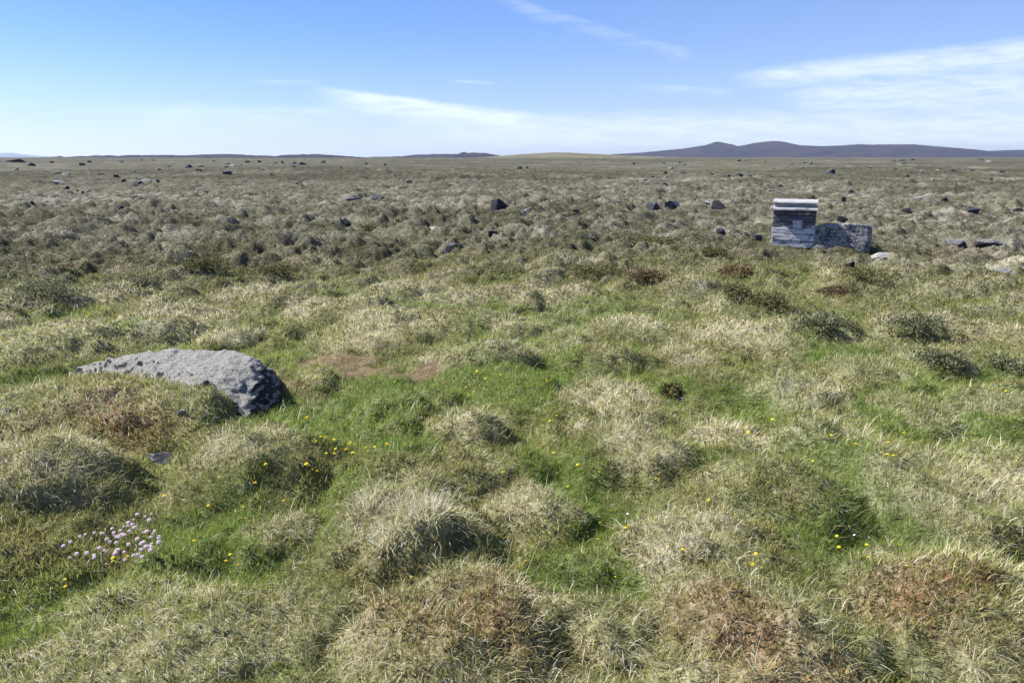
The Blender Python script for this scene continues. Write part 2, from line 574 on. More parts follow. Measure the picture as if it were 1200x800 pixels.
# ------------------------------------------------------------------ ground object
m_ground, t = material('heath_ground')
att = t.node('ShaderNodeAttribute', attribute_name='Col')
geo = t.node('ShaderNodeNewGeometry')
pos = geo.outputs['Position']
n1 = t.noise(pos, 55.0, 4.0, .65)
n2 = t.noise(pos, 3.2, 6.0, .7)
n3 = t.noise(t.mapping(pos, (1, 1, .2)), 0.55, 7.0, .72)
c = t.mix(t.smooth(n1, .3, .7), att.outputs[0], (.05, .045, .03, 1))
c = t.mix(0.75, att.outputs[0], c)
n4 = t.noise(pos, 14.0, 5.0, .72, .3)
c = t.mix(t.smooth(n4, .50, .72, 0, .42), c, (.33, .31, .25, 1))
c = t.mix(t.smooth(n4, .30, .46, .65, 0), c, (.045, .042, .028, 1))
mul = t.math('ADD', .55, t.math('MULTIPLY', n2, .9))
mul2 = t.math('ADD', .5, n3)
vm = t.node('ShaderNodeVectorMath', operation='SCALE')
t.l.new(c, vm.inputs[0])
t.l.new(t.math('MULTIPLY', mul, mul2), vm.inputs['Scale'])
finish(t, vm.outputs[0], .95, .05, t.math('ADD', n1, t.math('MULTIPLY', n2, 2.0)), .02, .7)

V = np.stack([GX, GY, GZ], -1).reshape(-1, 3)
ii, jj = np.meshgrid(np.arange(NR - 1), np.arange(NTH), indexing='ij')
j2 = (jj + 1) % NTH
quads = np.stack([ii * NTH + jj, (ii + 1) * NTH + jj, (ii + 1) * NTH + j2, ii * NTH + j2], -1).reshape(-1, 4)
quads = quads[:, ::-1]
V = np.vstack([V, [[0, 0, float(GZ[0].mean())]]])
cen = len(V) - 1
tris = np.stack([np.full(NTH, cen), (np.arange(NTH) + 1) % NTH, np.arange(NTH)], -1)
colr = np.vstack([base.reshape(-1, 3), base[0].mean(0)[None]])
me = fast_mesh('ground', V, quads, tris, colr)
ground = tag(link('ground', me, m_ground), kind='structure')


# ------------------------------------------------------------------ field lookup
dzr = np.gradient(GZ, axis=0) / np.gradient(RR, axis=0)
dzt = np.gradient(GZ[:, :NI], axis=1) / (RR[:, :NI] * np.gradient(th_in)[None, :])
SLX = dzr[:, :NI] * np.sin(TT[:, :NI]) + dzt * np.cos(TT[:, :NI])
SLY = dzr[:, :NI] * np.cos(TT[:, :NI]) - dzt * np.sin(TT[:, :NI])


def look(fields, px, py):
    rr = np.hypot(px, py)
    th = np.arctan2(px, py)
    fr = np.clip(np.interp(rr, rads, np.arange(NR)), 0, NR - 1.001)
    ft = np.clip((th - th_in[0]) / (th_in[1] - th_in[0]), 0, NI - 1.001)
    i, j = fr.astype(int), ft.astype(int)
    a, b = fr - i, ft - j
    out = []
    for f in fields:
        f00, f10, f01, f11 = f[i, j], f[i + 1, j], f[i, j + 1], f[i + 1, j + 1]
        if f.ndim == 3:
            aa, bb = a[:, None], b[:, None]
        else:
            aa, bb = a, b
        out.append((f00 * (1 - aa) + f10 * aa) * (1 - bb) + (f01 * (1 - aa) + f11 * aa) * bb)
    return out


def gz(px, py):
    return float(look([GZ], np.array([px]), np.array([py]))[0][0])


def on_ground(px, py):
    """where the photograph's pixel meets the built terrain"""
    d = ray(px, py)
    tt = np.geomspace(1.2, 4000, 6000)
    X, Y, Z = d.x * tt, d.y * tt, ZC + d.z * tt
    g = look([GZ], X, Y)[0]
    k = np.argmax(Z < g)
    if Z[k] >= g[k]:
        k = len(tt) - 1
    return Vector((X[k], Y[k], float(g[k])))


# ------------------------------------------------------------------ rock materials
def rock_material(name, dark, light, lich, scale=1.0, lich_amt=.5, bump=.02, upk=.12):
    m, t = material(name)
    tc = t.node('ShaderNodeTexCoord')
    inf = t.node('ShaderNodeObjectInfo')
    add = t.node('ShaderNodeVectorMath', operation='ADD')
    t.l.new(tc.outputs['Object'], add.inputs[0])
    sc = t.node('ShaderNodeVectorMath', operation='SCALE')
    t.l.new(inf.outputs['Location'], sc.inputs[0])
    sc.inputs['Scale'].default_value = 3.7
    t.l.new(sc.outputs[0], add.inputs[1])
    p = add.outputs[0]
    a = t.noise(p, 5.0 * scale, 6, .65)
    b = t.noise(p, 34.0 * scale, 6, .78, .2)
    d = t.noise(t.mapping(p, (1, 1.6, 1)), 46.0 * scale, 4, .7)
    geo = t.node('ShaderNodeNewGeometry')
    sp = t.node('ShaderNodeSeparateXYZ')
    t.l.new(geo.outputs['Normal'], sp.inputs[0])
    col = t.mix(t.smooth(a, .35, .65), rgba(dark), rgba(light))
    up = t.smooth(sp.outputs[2], .18, .72, -upk, upk)  # lichen favours upper faces; steep ones coloured darker, shade painted in
    lm = t.smooth(t.math('ADD', t.math('ADD', t.math('MULTIPLY', b, .75), t.math('MULTIPLY', a, .25)), up), .66 - .3 * lich_amt, .74 - .3 * lich_amt)
    col = t.mix(t.math('MULTIPLY', lm, .9), col, rgba(lich))
    pits = t.smooth(d, .50, .68)
    col = t.mix(t.math('MULTIPLY', pits, .8), col, rgba([v * .35 for v in dark]))
    h = t.math('ADD', t.math('MULTIPLY', a, 2.0), t.math('ADD', b, t.math('MULTIPLY', d, .6)))
    finish(t, col, .92, .12, h, bump, .9)
    return m


m_boulder = rock_material('lichen_basalt', (.030, .031, .042), (.075, .075, .086), (.37, .365, .355), 1.0, .50, .05, .26)  # strong upward bias strips lichen, painting the shaded right face darker
m_rock = rock_material('dark_basalt', (.028, .030, .043), (.062, .064, .080), (.22, .225, .24), .5, .18, .05)
m_pale = rock_material('pale_lichen_rock', (.07, .07, .08), (.16, .16, .17), (.36, .36, .35), .8, .70, .04)
m_mid = rock_material('grey_lava', (.045, .046, .056), (.10, .10, .112), (.25, .25, .25), .7, .45, .05)
m_white_stone = rock_material('whitish_stone', (.25, .25, .25), (.36, .36, .35), (.5, .5, .48), 2.0, .6, .01)
m_red = rock_material('red_scoria', (.06, .035, .035), (.11, .06, .055), (.2, .16, .16), 1.5, .3, .02)


def rock_bm(lx, ly, lz, seed, npts=16, blocky=0.35):
    """angular stone: hull of scattered points, sunk base"""
    rnd = random.Random(seed)
    bm = bmesh.new()
    for _ in range(npts):
        v = Vector((rnd.gauss(0, 1), rnd.gauss(0, 1), rnd.gauss(0, 1))).normalized()
        m = max(abs(v.x), abs(v.y), abs(v.z))
        v = v * (1 - blocky) + (v / m) * blocky
        v *= rnd.uniform(.85, 1.05)
        zz = v.z * lz if v.z > 0 else v.z * lz * .6
        bm.verts.new((v.x * lx, v.y * ly, zz))
    g = bmesh.ops.convex_hull(bm, input=bm.verts[:])
    bmesh.ops.delete(bm, geom=[v for v in bm.verts if not v.link_faces], context='VERTS')
    return bm


def roughen(bm, amp, freq, seed):
    off = Vector((seed * 3.1, seed * 1.7, seed * .9))
    for v in bm.verts:
        n = v.normal
        k = mnoise.fractal(v.co * freq + off, .9, 2.0, 4)
        v.co += n * k * amp


def weather(bm, cuts, rounds, amp, freq, seed):
    bmesh.ops.triangulate(bm, faces=bm.faces[:])
    bmesh.ops.subdivide_edges(bm, edges=bm.edges[:], cuts=cuts, use_grid_fill=True)
    bmesh.ops.triangulate(bm, faces=bm.faces[:])
    for _ in range(rounds):
        bmesh.ops.smooth_vert(bm, verts=bm.verts[:], factor=.5, use_axis_x=True, use_axis_y=True, use_axis_z=True)
    bm.normal_update()
    roughen(bm, amp, freq, seed)


# ------------------------------------------------------------------ the big boulder
bo = at(215, 470)
bo.z = gz(bo.x, bo.y) * 0.0
pts = [(330, 487, -.12), (334, 480, -.05), (331, 472, .0), (294, 503, -.12), (290, 497, -.02), (232, 492, -.12),
       (324, 454, .10), (303, 424, .30), (286, 414, .335), (297, 418, .325), (308, 431, .26), (252, 447, .232), (260, 438, .262), (290, 492, .03),
       (205, 408, .32), (240, 409, .335), (165, 412, .285), (130, 420, .20), (95, 430, .08), (70, 437, -.02), (120, 450, .02), (180, 455, .12),
       (215, 475, .03), (100, 470, -.12), (180, 500, -.15)]
bm = bmesh.new()
for (px, py, z) in pts:
    p = at(px, py, z)
    bm.verts.new(p - bo)
for p in ((-2.15, 5.9, -.15), (-1.75, 5.7, .0), (-2.9, 6.2, -.15), (-1.9, 5.5, .20)):
    bm.verts.new(Vector(p) - bo)
bmesh.ops.convex_hull(bm, input=bm.verts[:])
bmesh.ops.delete(bm, geom=[v for v in bm.verts if not v.link_faces], context='VERTS')
bmesh.ops.triangulate(bm, faces=bm.faces[:])
for _ in range(5):
    long_e = [ed for ed in bm.edges if ed.calc_length() > .028]
    if not long_e:
        break
    bmesh.ops.subdivide_edges(bm, edges=long_e, cuts=1)
    bmesh.ops.triangulate(bm, faces=bm.faces[:])
for _ in range(2):
    bmesh.ops.smooth_vert(bm, verts=bm.verts[:], factor=.5, use_axis_x=True, use_axis_y=True, use_axis_z=True)
bm.normal_update()
roughen(bm, .016, 4.0, 3)
bm.normal_update()
roughen(bm, .014, 11.0, 5)
bm.normal_update()
for v in bm.verts:
    k = mnoise.noise(v.co * 5.5 + Vector((4.0, 1.0, 9.0)))
    cr = max(0.0, 1 - abs(k) / .07)
    v.co -= v.normal * .012 * cr
    v.co += v.normal * .012 * max(-.6, mnoise.noise(v.co * 26.0))
bvh_boulder = BVHTree.FromBMesh(bm)
boulder = link('boulder', bm_mesh('boulder', bm, True), m_boulder, loc=bo)
tag(boulder, 'large grey lichen-covered boulder with a flat top half sunk in the grassy mound', 'boulder')

# ------------------------------------------------------------------ other stones
blockers = []       # (x, y, radius) where no grass grows


def stone(px, py, wpx, hpx, label, cat='rock', mat=None, group=None, seed=1, name='rock', depth=.8, npts=15, fine=False, blocky=.35, sink=.12, rz=None):
    p = on_ground(px, py + hpx * .5)
    s = p.length / F_PX
    wd, ht = wpx * s, hpx * s
    bm = rock_bm(wd * .54, wd * .5 * depth, ht * 1.05, seed, npts, blocky)
    if fine:
        weather(bm, 3, 1, wd * .03, 4.0 / max(wd, .1), seed)
    me = bm_mesh(name, bm, fine)
    o = link(name, me, mat or m_rock, loc=(p.x, p.y + wd * .25 * depth, p.z - sink * ht))
    o.rotation_euler = (0, 0, random.Random(seed).uniform(-.4, .4) if rz is None else rz)
    tag(o, label, cat, group)
    blockers.append((p.x, p.y + wd * .25 * depth, wd * .42))
    return o


# ------------------------------------------------------------------ the wooden box
m_wood, t = material('weathered_white_paint_on_wood')
tcn = t.node('ShaderNodeTexCoord')
P = tcn.outputs['Object']
grain = t.noise(t.mapping(P, (2.0, 2.0, 26.0)), 2.2, 6, .7, .3)
patch = t.noise(t.mapping(P, (2.6, 2.6, 13.0)), 2.0, 7, .70, .5)
spz = t.node('ShaderNodeSeparateXYZ')
t.l.new(P, spz.inputs[0])
high = t.smooth(spz.outputs[2], .30, .40)          # the upper boards have lost their paint
lost = t.smooth(t.math('ADD', patch, t.math('MULTIPLY', high, .20)), .51, .60)
paint = t.mix(t.smooth(grain, .42, .70), (.58, .58, .60, 1), (.32, .32, .36, 1))
wood = t.mix(t.smooth(grain, .3, .7), (.050, .048, .062, 1), (.16, .155, .17, 1))
ochre = t.math('MULTIPLY', t.smooth(t.noise(t.mapping(P, (3, 3, 9)), 2.5, 3, .5), .62, .68), high)
wood = t.mix(ochre, wood, (.42, .38, .24, 1))
finish(t, t.mix(lost, paint, wood), .85, .2, t.math('ADD', grain, t.math('MULTIPLY', lost, -.4)), .006, .8)

m_lid, t = material('pale_worn_lid_board')
tcn = t.node('ShaderNodeTexCoord')
P = tcn.outputs['Object']
g1 = t.noise(t.mapping(P, (2.0, 20.0, 20.0)), 2.0, 6, .7)
g2 = t.noise(P, 7.0, 4, .6)
col = t.mix(t.smooth(g1, .40, .72), (.36, .36, .38, 1), (.17, .17, .20, 1))
col = t.mix(t.smooth(g2, .60, .68), col, (.16, .15, .16, 1))
finish(t, col, .8, .2, g1, .004, .7)

m_dark, t = material('bare_dark_wood')
tcn = t.node('ShaderNodeTexCoord')
g1 = t.noise(t.mapping(tcn.outputs['Object'], (2, 2, 20.0)), 2.0, 6, .7)
finish(t, t.mix(g1, (.035, .033, .045, 1), (.11, .105, .12, 1)), .9, .1, g1, .004, .6)

m_plate, t = material('small_grey_plate')
tcn = t.node('ShaderNodeTexCoord')
P = tcn.outputs['Object']
g1 = t.noise(t.mapping(P, (9, 9, 30)), 2.0, 4, .6)
finish(t, t.mix(t.smooth(g1, .50, .62), (.50, .50, .54, 1), (.22, .22, .26, 1)), .6, .3)


def box_into(bm, x0, x1, y0, y1, z0, z1, bev=.006, seed=0, jit=.0):
    rnd = random.Random(seed)
    vs = []
    for xx in (x0, x1):
        for yy in (y0, y1):
            for zz in (z0, z1):
                vs.append(bm.verts.new((xx + rnd.uniform(-jit, jit), yy, zz + rnd.uniform(-jit, jit))))
    f = [(0, 1, 3, 2), (4, 6, 7, 5), (0, 4, 5, 1), (2, 3, 7, 6), (0, 2, 6, 4), (1, 5, 7, 3)]
    fs = [bm.faces.new([vs[i] for i in q]) for q in f]
    if bev:
        es = list({e_ for fc in fs for e_ in fc.edges})
        bmesh.ops.bevel(bm, geom=es, offset=bev, segments=2, affect='EDGES', profile=.6)


pb = on_ground(928, 289)
sb = pb.length / F_PX                      # metres per photo pixel there
W, D, H = 44 * sb, 36 * sb, 51 * sb
box = empty('wooden_box', (pb.x, pb.y, pb.z - .02), -math.atan2(pb.x, pb.y) * 1.06)
tag(box, 'weathered white wooden box with stepped lid standing beside a lichened stone block', 'wooden box')
hb = H * .80                               # body height, lid above
zs = [0, hb * .19, hb * .37, hb * .54, hb * .70, hb * .86, hb]
bm = bmesh.new()
for k in range(6):                          # front boards
    oy = (.004, -.003, .005, .012, .009, .014)[k]
    ox = (.0, .006, -.004, .012, .008, .012)[k]
    box_into(bm, -W / 2 - .008 + ox, W / 2 - ox, oy, .024 + oy, zs[k] + .003, zs[k + 1] - .006, .004, k, .004)
link('front_panel', bm_mesh('front_panel', bm), m_wood, box)
for sx in (-1, 1):
    bm = bmesh.new()
    for k in range(6):
        xo = W / 2 * sx
        box_into(bm, xo - .012 - .010 * sx, xo + .012 - .010 * sx, .042, D - .042, zs[k] + .002, zs[k + 1] - .004, .003, 20 + k, .003)
    link('side_panel', bm_mesh('side_panel', bm), m_wood, box)
bm = bmesh.new()
for k in range(6):
    box_into(bm, -W / 2, W / 2, D - .038, D - .014, zs[k] + .002, zs[k + 1] - .004, .003, 40 + k, .003)
link('back_panel', bm_mesh('back_panel', bm), m_wood, box)
bm = bmesh.new()
box_into(bm, -W / 2 + .03, W / 2 - .03, .05, D - .06, .01, hb - .02, 0)
link('inner_lining', bm_mesh('inner_lining', bm), m_dark, box)
# lid: lower moulding, recessed band, upper moulding, top boards
lid = empty('lid', (0, 0, hb))
lid.parent = box
lw = W / 2 + .016


def moulding(y0, y1, z0, z1, x0, x1, seed):
    """board with a rounded upper front edge"""
    bm = bmesh.new()
    n = 8
    prof = [(y1, z0), (y0, z0), ]
    rr = min(z1 - z0, .5) * .85
    for i in range(n + 1):
        a = i / n * math.pi / 2
        prof.append((y0 + rr * (1 - math.cos(a)), z1 - rr + rr * math.sin(a)))
    prof.append((y1, z1))
    segs = 14
    rows = []
    for s in range(segs + 1):
        xx = x0 + (x1 - x0) * s / segs
        rows.append([bm.verts.new((xx, yy + .004 * mnoise.noise((xx * 9, yy * 9, seed)), zz + .006 * mnoise.noise((xx * 6, seed, zz * 3)))) for yy, zz in prof])
    m = len(prof)
    for s in range(segs):
        for k in range(m):
            bm.faces.new([rows[s][k], rows[s + 1][k], rows[s + 1][(k + 1) % m], rows[s][(k + 1) % m]])
    bm.faces.new(rows[0])
    bm.faces.new(rows[-1][::-1])
    bmesh.ops.recalc_face_normals(bm, faces=bm.faces[:])
    return bm


lh = H - hb
link('lower_moulding', bm_mesh('lower_moulding', moulding(-.075, D + .03, .0, lh * .33, -lw, lw, 1)), m_lid, lid)
bm = bmesh.new()
box_into(bm, -lw + .03, lw - .03, -.035, D - .01, lh * .33 + .002, lh * .72, .004)
link('band', bm_mesh('band', bm), m_lid, lid)
link('top_board', bm_mesh('top_board', moulding(-.065, D + .02, lh * .72 + .002, lh * 1.0, -lw + .002, lw - .004, 4)), m_lid, lid)
bm = bmesh.new()
box_into(bm, -lw - .035, -lw - .002, -.06, D * .5, .004, lh * .30, .012, 3, .006)
link('broken_end', bm_mesh('broken_end', bm), m_lid, lid)
plq = bpy.data.meshes.new('plaque')
bm = bmesh.new()
pw, ph = 9.0 * sb, 8.6 * sb
box_into(bm, 0 - .01, pw - .01, -.018, .004, hb * .52, hb * .52 + ph, .004)
pl = link('plaque', bm_mesh('plaque', bm), m_plate, box)
bm = bmesh.new()
for (x0, x1, z0, z1) in ((-.014, pw - .006, -.010, .004), (-.014, pw - .006, ph - .004, ph + .010), (-.022, -.006, -.010, ph + .010), (pw - .014, pw + .002, -.010, ph + .010)):
    box_into(bm, x0, x1, -.026, -.012, hb * .52 + z0, hb * .52 + z1, .002)
link('frame', bm_mesh('frame', bm), m_lid, pl)
blockers.append((pb.x, pb.y + D / 2, max(W, D) * .42))

# the stone block beside it
pr = on_ground(986, 289)
sr = pr.length / F_PX
bm = bmesh.new()
LW, LD, LH = 59 * sr, 26 * sr, 26 * sr
for (xx, yy, zz) in ((-.50, .0, -.2), (.48, .06, -.2), (.50, 1, -.2), (-.5, 1, -.2), (-.50, .06, .78), (-.22, .12, .99), (.15, .10, 1.0),
                     (.42, .10, .96), (.50, .2, .80), (.46, .85, .9), (-.45, .85, .85), (-.34, .1, .86), (.49, .05, .2), (-.52, .03, .2)):
    bm.verts.new((xx * LW, yy * LD, zz * LH))
bmesh.ops.convex_hull(bm, input=bm.verts[:])
bmesh.ops.delete(bm, geom=[v for v in bm.verts if not v.link_faces], context='VERTS')
bmesh.ops.triangulate(bm, faces=bm.faces[:])
for _ in range(4):
    bmesh.ops.subdivide_edges(bm, edges=[e_ for e_ in bm.edges if e_.calc_length() > .06], cuts=1)
    bmesh.ops.triangulate(bm, faces=bm.faces[:])
for _ in range(2):
    bmesh.ops.smooth_vert(bm, verts=bm.verts[:], factor=.5, use_axis_x=True, use_axis_y=True, use_axis_z=True)
bm.normal_update()
roughen(bm, .018, 5, 9)
m_block = rock_material('lichen_block', (.06, .06, .08), (.16, .16, .18), (.42, .42, .42), .8, .73, .04, .0)
blk = link('stone_block', bm_mesh('stone_block', bm, True), m_block, loc=(pr.x, pr.y, pr.z - .02))
blk.rotation_euler = (0, 0, -.36)
tag(blk, 'low squared stone block mottled with pale lichen on the right of the wooden box', 'stone')
blockers.append((pr.x, pr.y + LD / 2, LW * .36))

# ------------------------------------------------------------------ named stones
S = stone
S(584, 239, 25, 14, 'dark angular boulder with a shorter stub on its left, left of the pointed rock', seed=21, npts=18)
S(617, 244, 19, 13, 'pointed rock with a pale left face and black right face', seed=35, npts=9, blocky=.1)
S(766, 240, 22, 11, 'dark rounded rock touching a paler speckled rock on its right', seed=4)
S(790, 240, 23, 11, 'grey speckled rock between two dark rocks on the plain', seed=17, mat=m_pale)
S(841, 239, 15, 12, 'dark upright rock at the right end of the row of rocks', seed=8)
S(830, 237, 11, 5, 'small flat pale rock leaning against the dark upright rock', seed=9, mat=m_pale)
S(817, 233, 9, 5, 'small peaked rock behind the row of larger rocks', seed=10, npts=9)
S(675, 246, 8, 5, 'small lone dark stone between the pointed rock and the dark rounded rock', seed=12)
S(507, 265, 22, 9, 'pale grey domed rock among hummocks above the black rock', seed=14, mat=m_pale, fine=True, sink=.45)
S(530, 286, 28, 11, 'black jagged rock showing in a gap between pale hummocks', seed=15, npts=20, sink=.4)
S(402, 257, 20, 9, 'low black rock in a hollow left of the pale domed rock', seed=16, sink=.35)
S(412, 231, 19, 7, 'low dark rock on the left of the flat rock on the plain', seed=18)
S(442, 231, 18, 4, 'flat dark rock lying low on the plain', seed=19)
S(577, 272, 14, 5, 'thin dark rock peeping out of the hummocks under the angular boulder', seed=20)
S(886, 278, 17, 7, 'black rock in a hollow left of the wooden box', seed=22)
S(845, 270, 12, 6, 'brown-black stone in the heath behind the black rock in a hollow', seed=23)
S(995, 309, 17, 11, 'dark rock sunk in a hole below the stone block', seed=24)
S(1040, 297, 28, 8, 'pale lichened rock lying low to the right of the stone block', seed=25, mat=m_pale, fine=True, sink=.38)
S(1122, 282, 29, 11, 'domed grey rock on the right, the tallest of the pale rocks there', seed=26, mat=m_mid, fine=True, sink=.38)
S(1164, 281, 34, 7, 'long low pale rock beside the domed grey rock', seed=27, mat=m_mid, fine=True, sink=.38)
S(1185, 315, 32, 6, 'flat bluish grey slab at the right edge of the heath', seed=28, mat=m_mid, sink=.38)
S(987, 256, 12, 8, 'grey stone standing behind the stone block', seed=29)
S(1063, 247, 12, 5, 'small black rock right of the stone standing behind the block', seed=30)
S(1141, 245, 16, 7, 'dark peaked rock with pale rubble on its left', seed=31, npts=10)
S(1191, 246, 14, 5, 'low dark rock by the right edge of the plain', seed=32)
S(1075, 230, 24, 5, 'long pale lichen-covered rock on the right of the plain', seed=33, mat=m_mid, sink=.38)
S(743, 457, 11, 5, 'small reddish brown stone lying on the short grass', mat=m_red, seed=34, fine=True, cat='stone', name='stone')
S(799, 467, 12, 5, 'small pale grey stone in the grass beside a dark tuft', mat=m_pale, seed=36, fine=True, cat='stone', name='stone')
S(212, 481, 12, 8, 'little whitish stone on the mound in front of the boulder', mat=m_white_stone, seed=38, fine=True, cat='stone', name='stone', npts=9)
S(186, 533, 44, 18, 'dark grey rock under the overhanging turf in front of the boulder', mat=m_rock, seed=39, fine=True, sink=.45)
S(78, 219, 11, 5, 'dark slab-topped rock on the left of the plain', seed=41)
S(157, 230, 8, 4, 'small black stone on a grassy rise at the left', seed=42)
S(140, 243, 10, 4, 'dark stone on the shoulder of a pale hummock at the left', seed=43)
S(66, 213, 14, 4, 'pale low rock behind the dark slab-topped rock', seed=44, mat=m_pale)
S(974, 200, 12, 7, 'squarish dark boulder far behind the wooden box', seed=45)
S(1078, 200, 11, 6, 'peaked bluish boulder far off on the right', seed=46, npts=9)

far_rocks = [(16, 188, 17, 4), (36, 192, 8, 5), (15, 198, 9, 3), (96, 192, 7, 4), (66, 202, 9, 4), (77, 203, 10, 4), (135, 206, 8, 3),
             (154, 201, 11, 3), (169, 210, 13, 5), (185, 211, 7, 4), (221, 195, 8, 4), (235, 194, 7, 3), (233, 199, 8, 3), (265, 202, 12, 4),
             (251, 188, 5, 3), (266, 191, 5, 3), (199, 194, 6, 3), (186, 198, 5, 4), (104, 189, 5, 3), (141, 189, 6, 3), (304, 189, 5, 3),
             (314, 191, 5, 3), (323, 190, 7, 3), (331, 190, 5, 3), (343, 190, 8, 4), (354, 191, 9, 4), (380, 189, 9, 4), (399, 196, 5, 3),
             (428, 191, 6, 3), (450, 192, 6, 4), (316, 203, 6, 4), (420, 222, 6, 3), (786, 196, 7, 4), (779, 202, 7, 3), (801, 202, 10, 4),
             (854, 205, 9, 4), (866, 204, 9, 4), (876, 204, 8, 4), (747, 211, 5, 3), (609, 196, 6, 4), (617, 196, 5, 3), (635, 197, 5, 3),
             (743, 191, 4, 3), (892, 216, 8, 4), (692, 277, 9, 6), (1063, 206, 6, 4), (1049, 197, 5, 3), (1162, 209, 6, 4), (1131, 218, 6, 4),
             (998, 224, 6, 5), (989, 233, 6, 6), (1047, 237, 8, 4), (1107, 233, 7, 5), (1087, 239, 7, 4), (1114, 266, 6, 4), (915, 217, 7, 4),
             (1095, 210, 5, 3), (616, 229, 4, 4), (834, 203, 5, 3), (1100, 199, 8, 3), (1118, 200, 6, 3), (1140, 199, 6, 3), (1020, 196, 4, 3),
             (1175, 201, 6, 3), (940, 196, 6, 3), (910, 196, 5, 3), (780, 215, 6, 3), (715, 208, 5, 3), (655, 213, 5, 2), (505, 212, 8, 2),
             (480, 213, 8, 3), (520, 212, 9, 3), (290, 189, 6, 3), (60, 190, 5, 2), (118, 203, 6, 3), (98, 204, 6, 3), (35, 236, 8, 3),
             (75, 241, 8, 3), (240, 224, 7, 2), (350, 214, 7, 2), (560, 210, 6, 2), (700, 229, 7, 2), (725, 236, 7, 3), (905, 223, 6, 3)]
rr_ = random.Random(5)
for _ in range(16):
    cx, cy = rr_.uniform(-60, 1260), 187.5 + 40 * rr_.random() ** 2.4
    big = rr_.uniform(.6, 1.35)
    for _k in range(rr_.choice((1, 2, 3, 4, 6))):
        far_rocks.append((cx + rr_.gauss(0, 9), max(186.6, cy + rr_.gauss(0, 1.4)), rr_.uniform(2.5, 8) * big, rr_.uniform(1.5, 3.4) * big))
for i, (px, py, wd, ht) in enumerate(far_rocks):
    S(px, py, wd, ht, 'small dark basalt rock scattered far out on the heath', group='dark rocks scattered over the far heath', seed=100 + i, name='far_rock', npts=12 + i % 5, sink=.10 + .30 * ((i * 7) % 10) / 10, mat=(m_rock, m_rock, m_mid)[i % 3])

# ------------------------------------------------------------------ hills
m_hill, t = material('lava_hill')
geo = t.node('ShaderNodeNewGeometry')
a = t.noise(geo.outputs['Position'], .012, 6, .65)
finish(t, t.mix(t.smooth(a, .35, .65), (.007, .007, .020, 1), (.036, .029, .038, 1)), .95, .05)
m_green_hill, t = material('grassy_rise')
geo = t.node('ShaderNodeNewGeometry')
a = t.noise(geo.outputs['Position'], .02, 6, .65)
finish(t, t.mix(t.smooth(a, .35, .65), (.075, .072, .045, 1), (.135, .125, .075, 1)), .95, .05)
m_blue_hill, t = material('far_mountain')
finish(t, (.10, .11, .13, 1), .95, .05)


def hill(name, prof, dist, depth, mat, rough=1.0, seed=0):
    xs = np.array([p[0] for p in prof], float)
    ys = np.array([p[1] for p in prof], float)
    nx, ny = 500, 60
    px = np.linspace(xs[0], xs[-1], nx)
    py = np.interp(px, xs, ys)
    X = (px - 600) / F_PX * dist / CP
    d = [ray(a_, b_) for a_, b_ in zip(px, py)]
    Hh = np.array([ZC + dist * v.z / v.y for v in d])
    X = np.array([dist * v.x / v.y for v in d])
    Hh = np.maximum(Hh, -2)
    v = np.linspace(-1, 1, ny)
    prof_v = (1 - np.abs(v) ** .85)
    VV = np.zeros((nx, ny, 3))
    sc = dist / F_PX
    for k in range(ny):
        yy = dist + depth * v[k]
        xx = X * yy / dist * 0 + X
        wob = (fbm(X, np.full_like(X, yy), 1 / (30 * sc), 4, seed + 3) - .5)
        zz = (Hh + 3) * prof_v[k] - 3 + wob * rough * sc * 9.0 * prof_v[k] * min(1.0, (1 - prof_v[k]) * 2.5) + (vn(X, X * 0, 1 / (4 * sc), seed) - .5) * rough * sc * .5 * prof_v[k]
        VV[:, k] = np.stack([xx, np.full_like(X, yy), zz], -1)
    i_, j_ = np.meshgrid(np.arange(nx - 1), np.arange(ny - 1), indexing='ij')
    q = np.stack([i_ * ny + j_, (i_ + 1) * ny + j_, (i_ + 1) * ny + j_ + 1, i_ * ny + j_ + 1], -1).reshape(-1, 4)
    return tag(link(name, fast_mesh(name, VV.reshape(-1, 3), q), mat), kind='structure')


hill('hills', [(690, 184.5), (705, 182.5), (720, 180.5), (760, 178), (800, 174), (820, 171), (834, 168.6), (838, 165.6), (844, 166.0), (849, 169.5), (862, 172), (875, 169),
               (890, 166), (905, 164.8), (912, 165), (922, 167), (930, 169.8), (960, 171), (985, 170), (1005, 168.4), (1020, 169.2), (1045, 168.8), (1070, 169), (1100, 171.5),
               (1115, 174), (1130, 176.5), (1150, 177.3), (1170, 176.3), (1200, 175.3), (1300, 174), (1420, 178), (1500, 184.5)], 3600, 900, m_hill, 1.0, 3)
hill('hills', [(100, 184.6), (125, 183.4), (150, 182), (152, 181.2), (156, 182), (200, 181.6), (215, 182.3), (235, 181), (270, 180.3), (300, 182), (330, 183.4), (342, 182.0), (365, 180.9), (375, 181),
               (400, 182), (425, 184.4)], 1700, 300, m_hill, 1.2, 8)
hill('hills', [(440, 184.6), (468, 183.2), (490, 181.5), (510, 180.3), (538, 180.4), (541, 178.4), (544, 177.6), (548, 179.2), (556, 178.8), (563, 179.6), (570, 179.4), (578, 181), (590, 183),
               (610, 184.6)], 2100, 250, m_hill, .9, 13)
hill('hills', [(560, 184.6), (590, 182.3), (620, 179.8), (650, 178.4), (670, 178.8), (695, 180.2), (730, 182.2), (800, 184.6)], 1500, 300, m_green_hill, .4, 18)
hill('hills', [(-160, 184), (-120, 177), (-60, 177.5), (-10, 178.8), (14, 179.2), (20, 181), (32, 184.6)], 8500, 800, m_blue_hill, .3, 23)

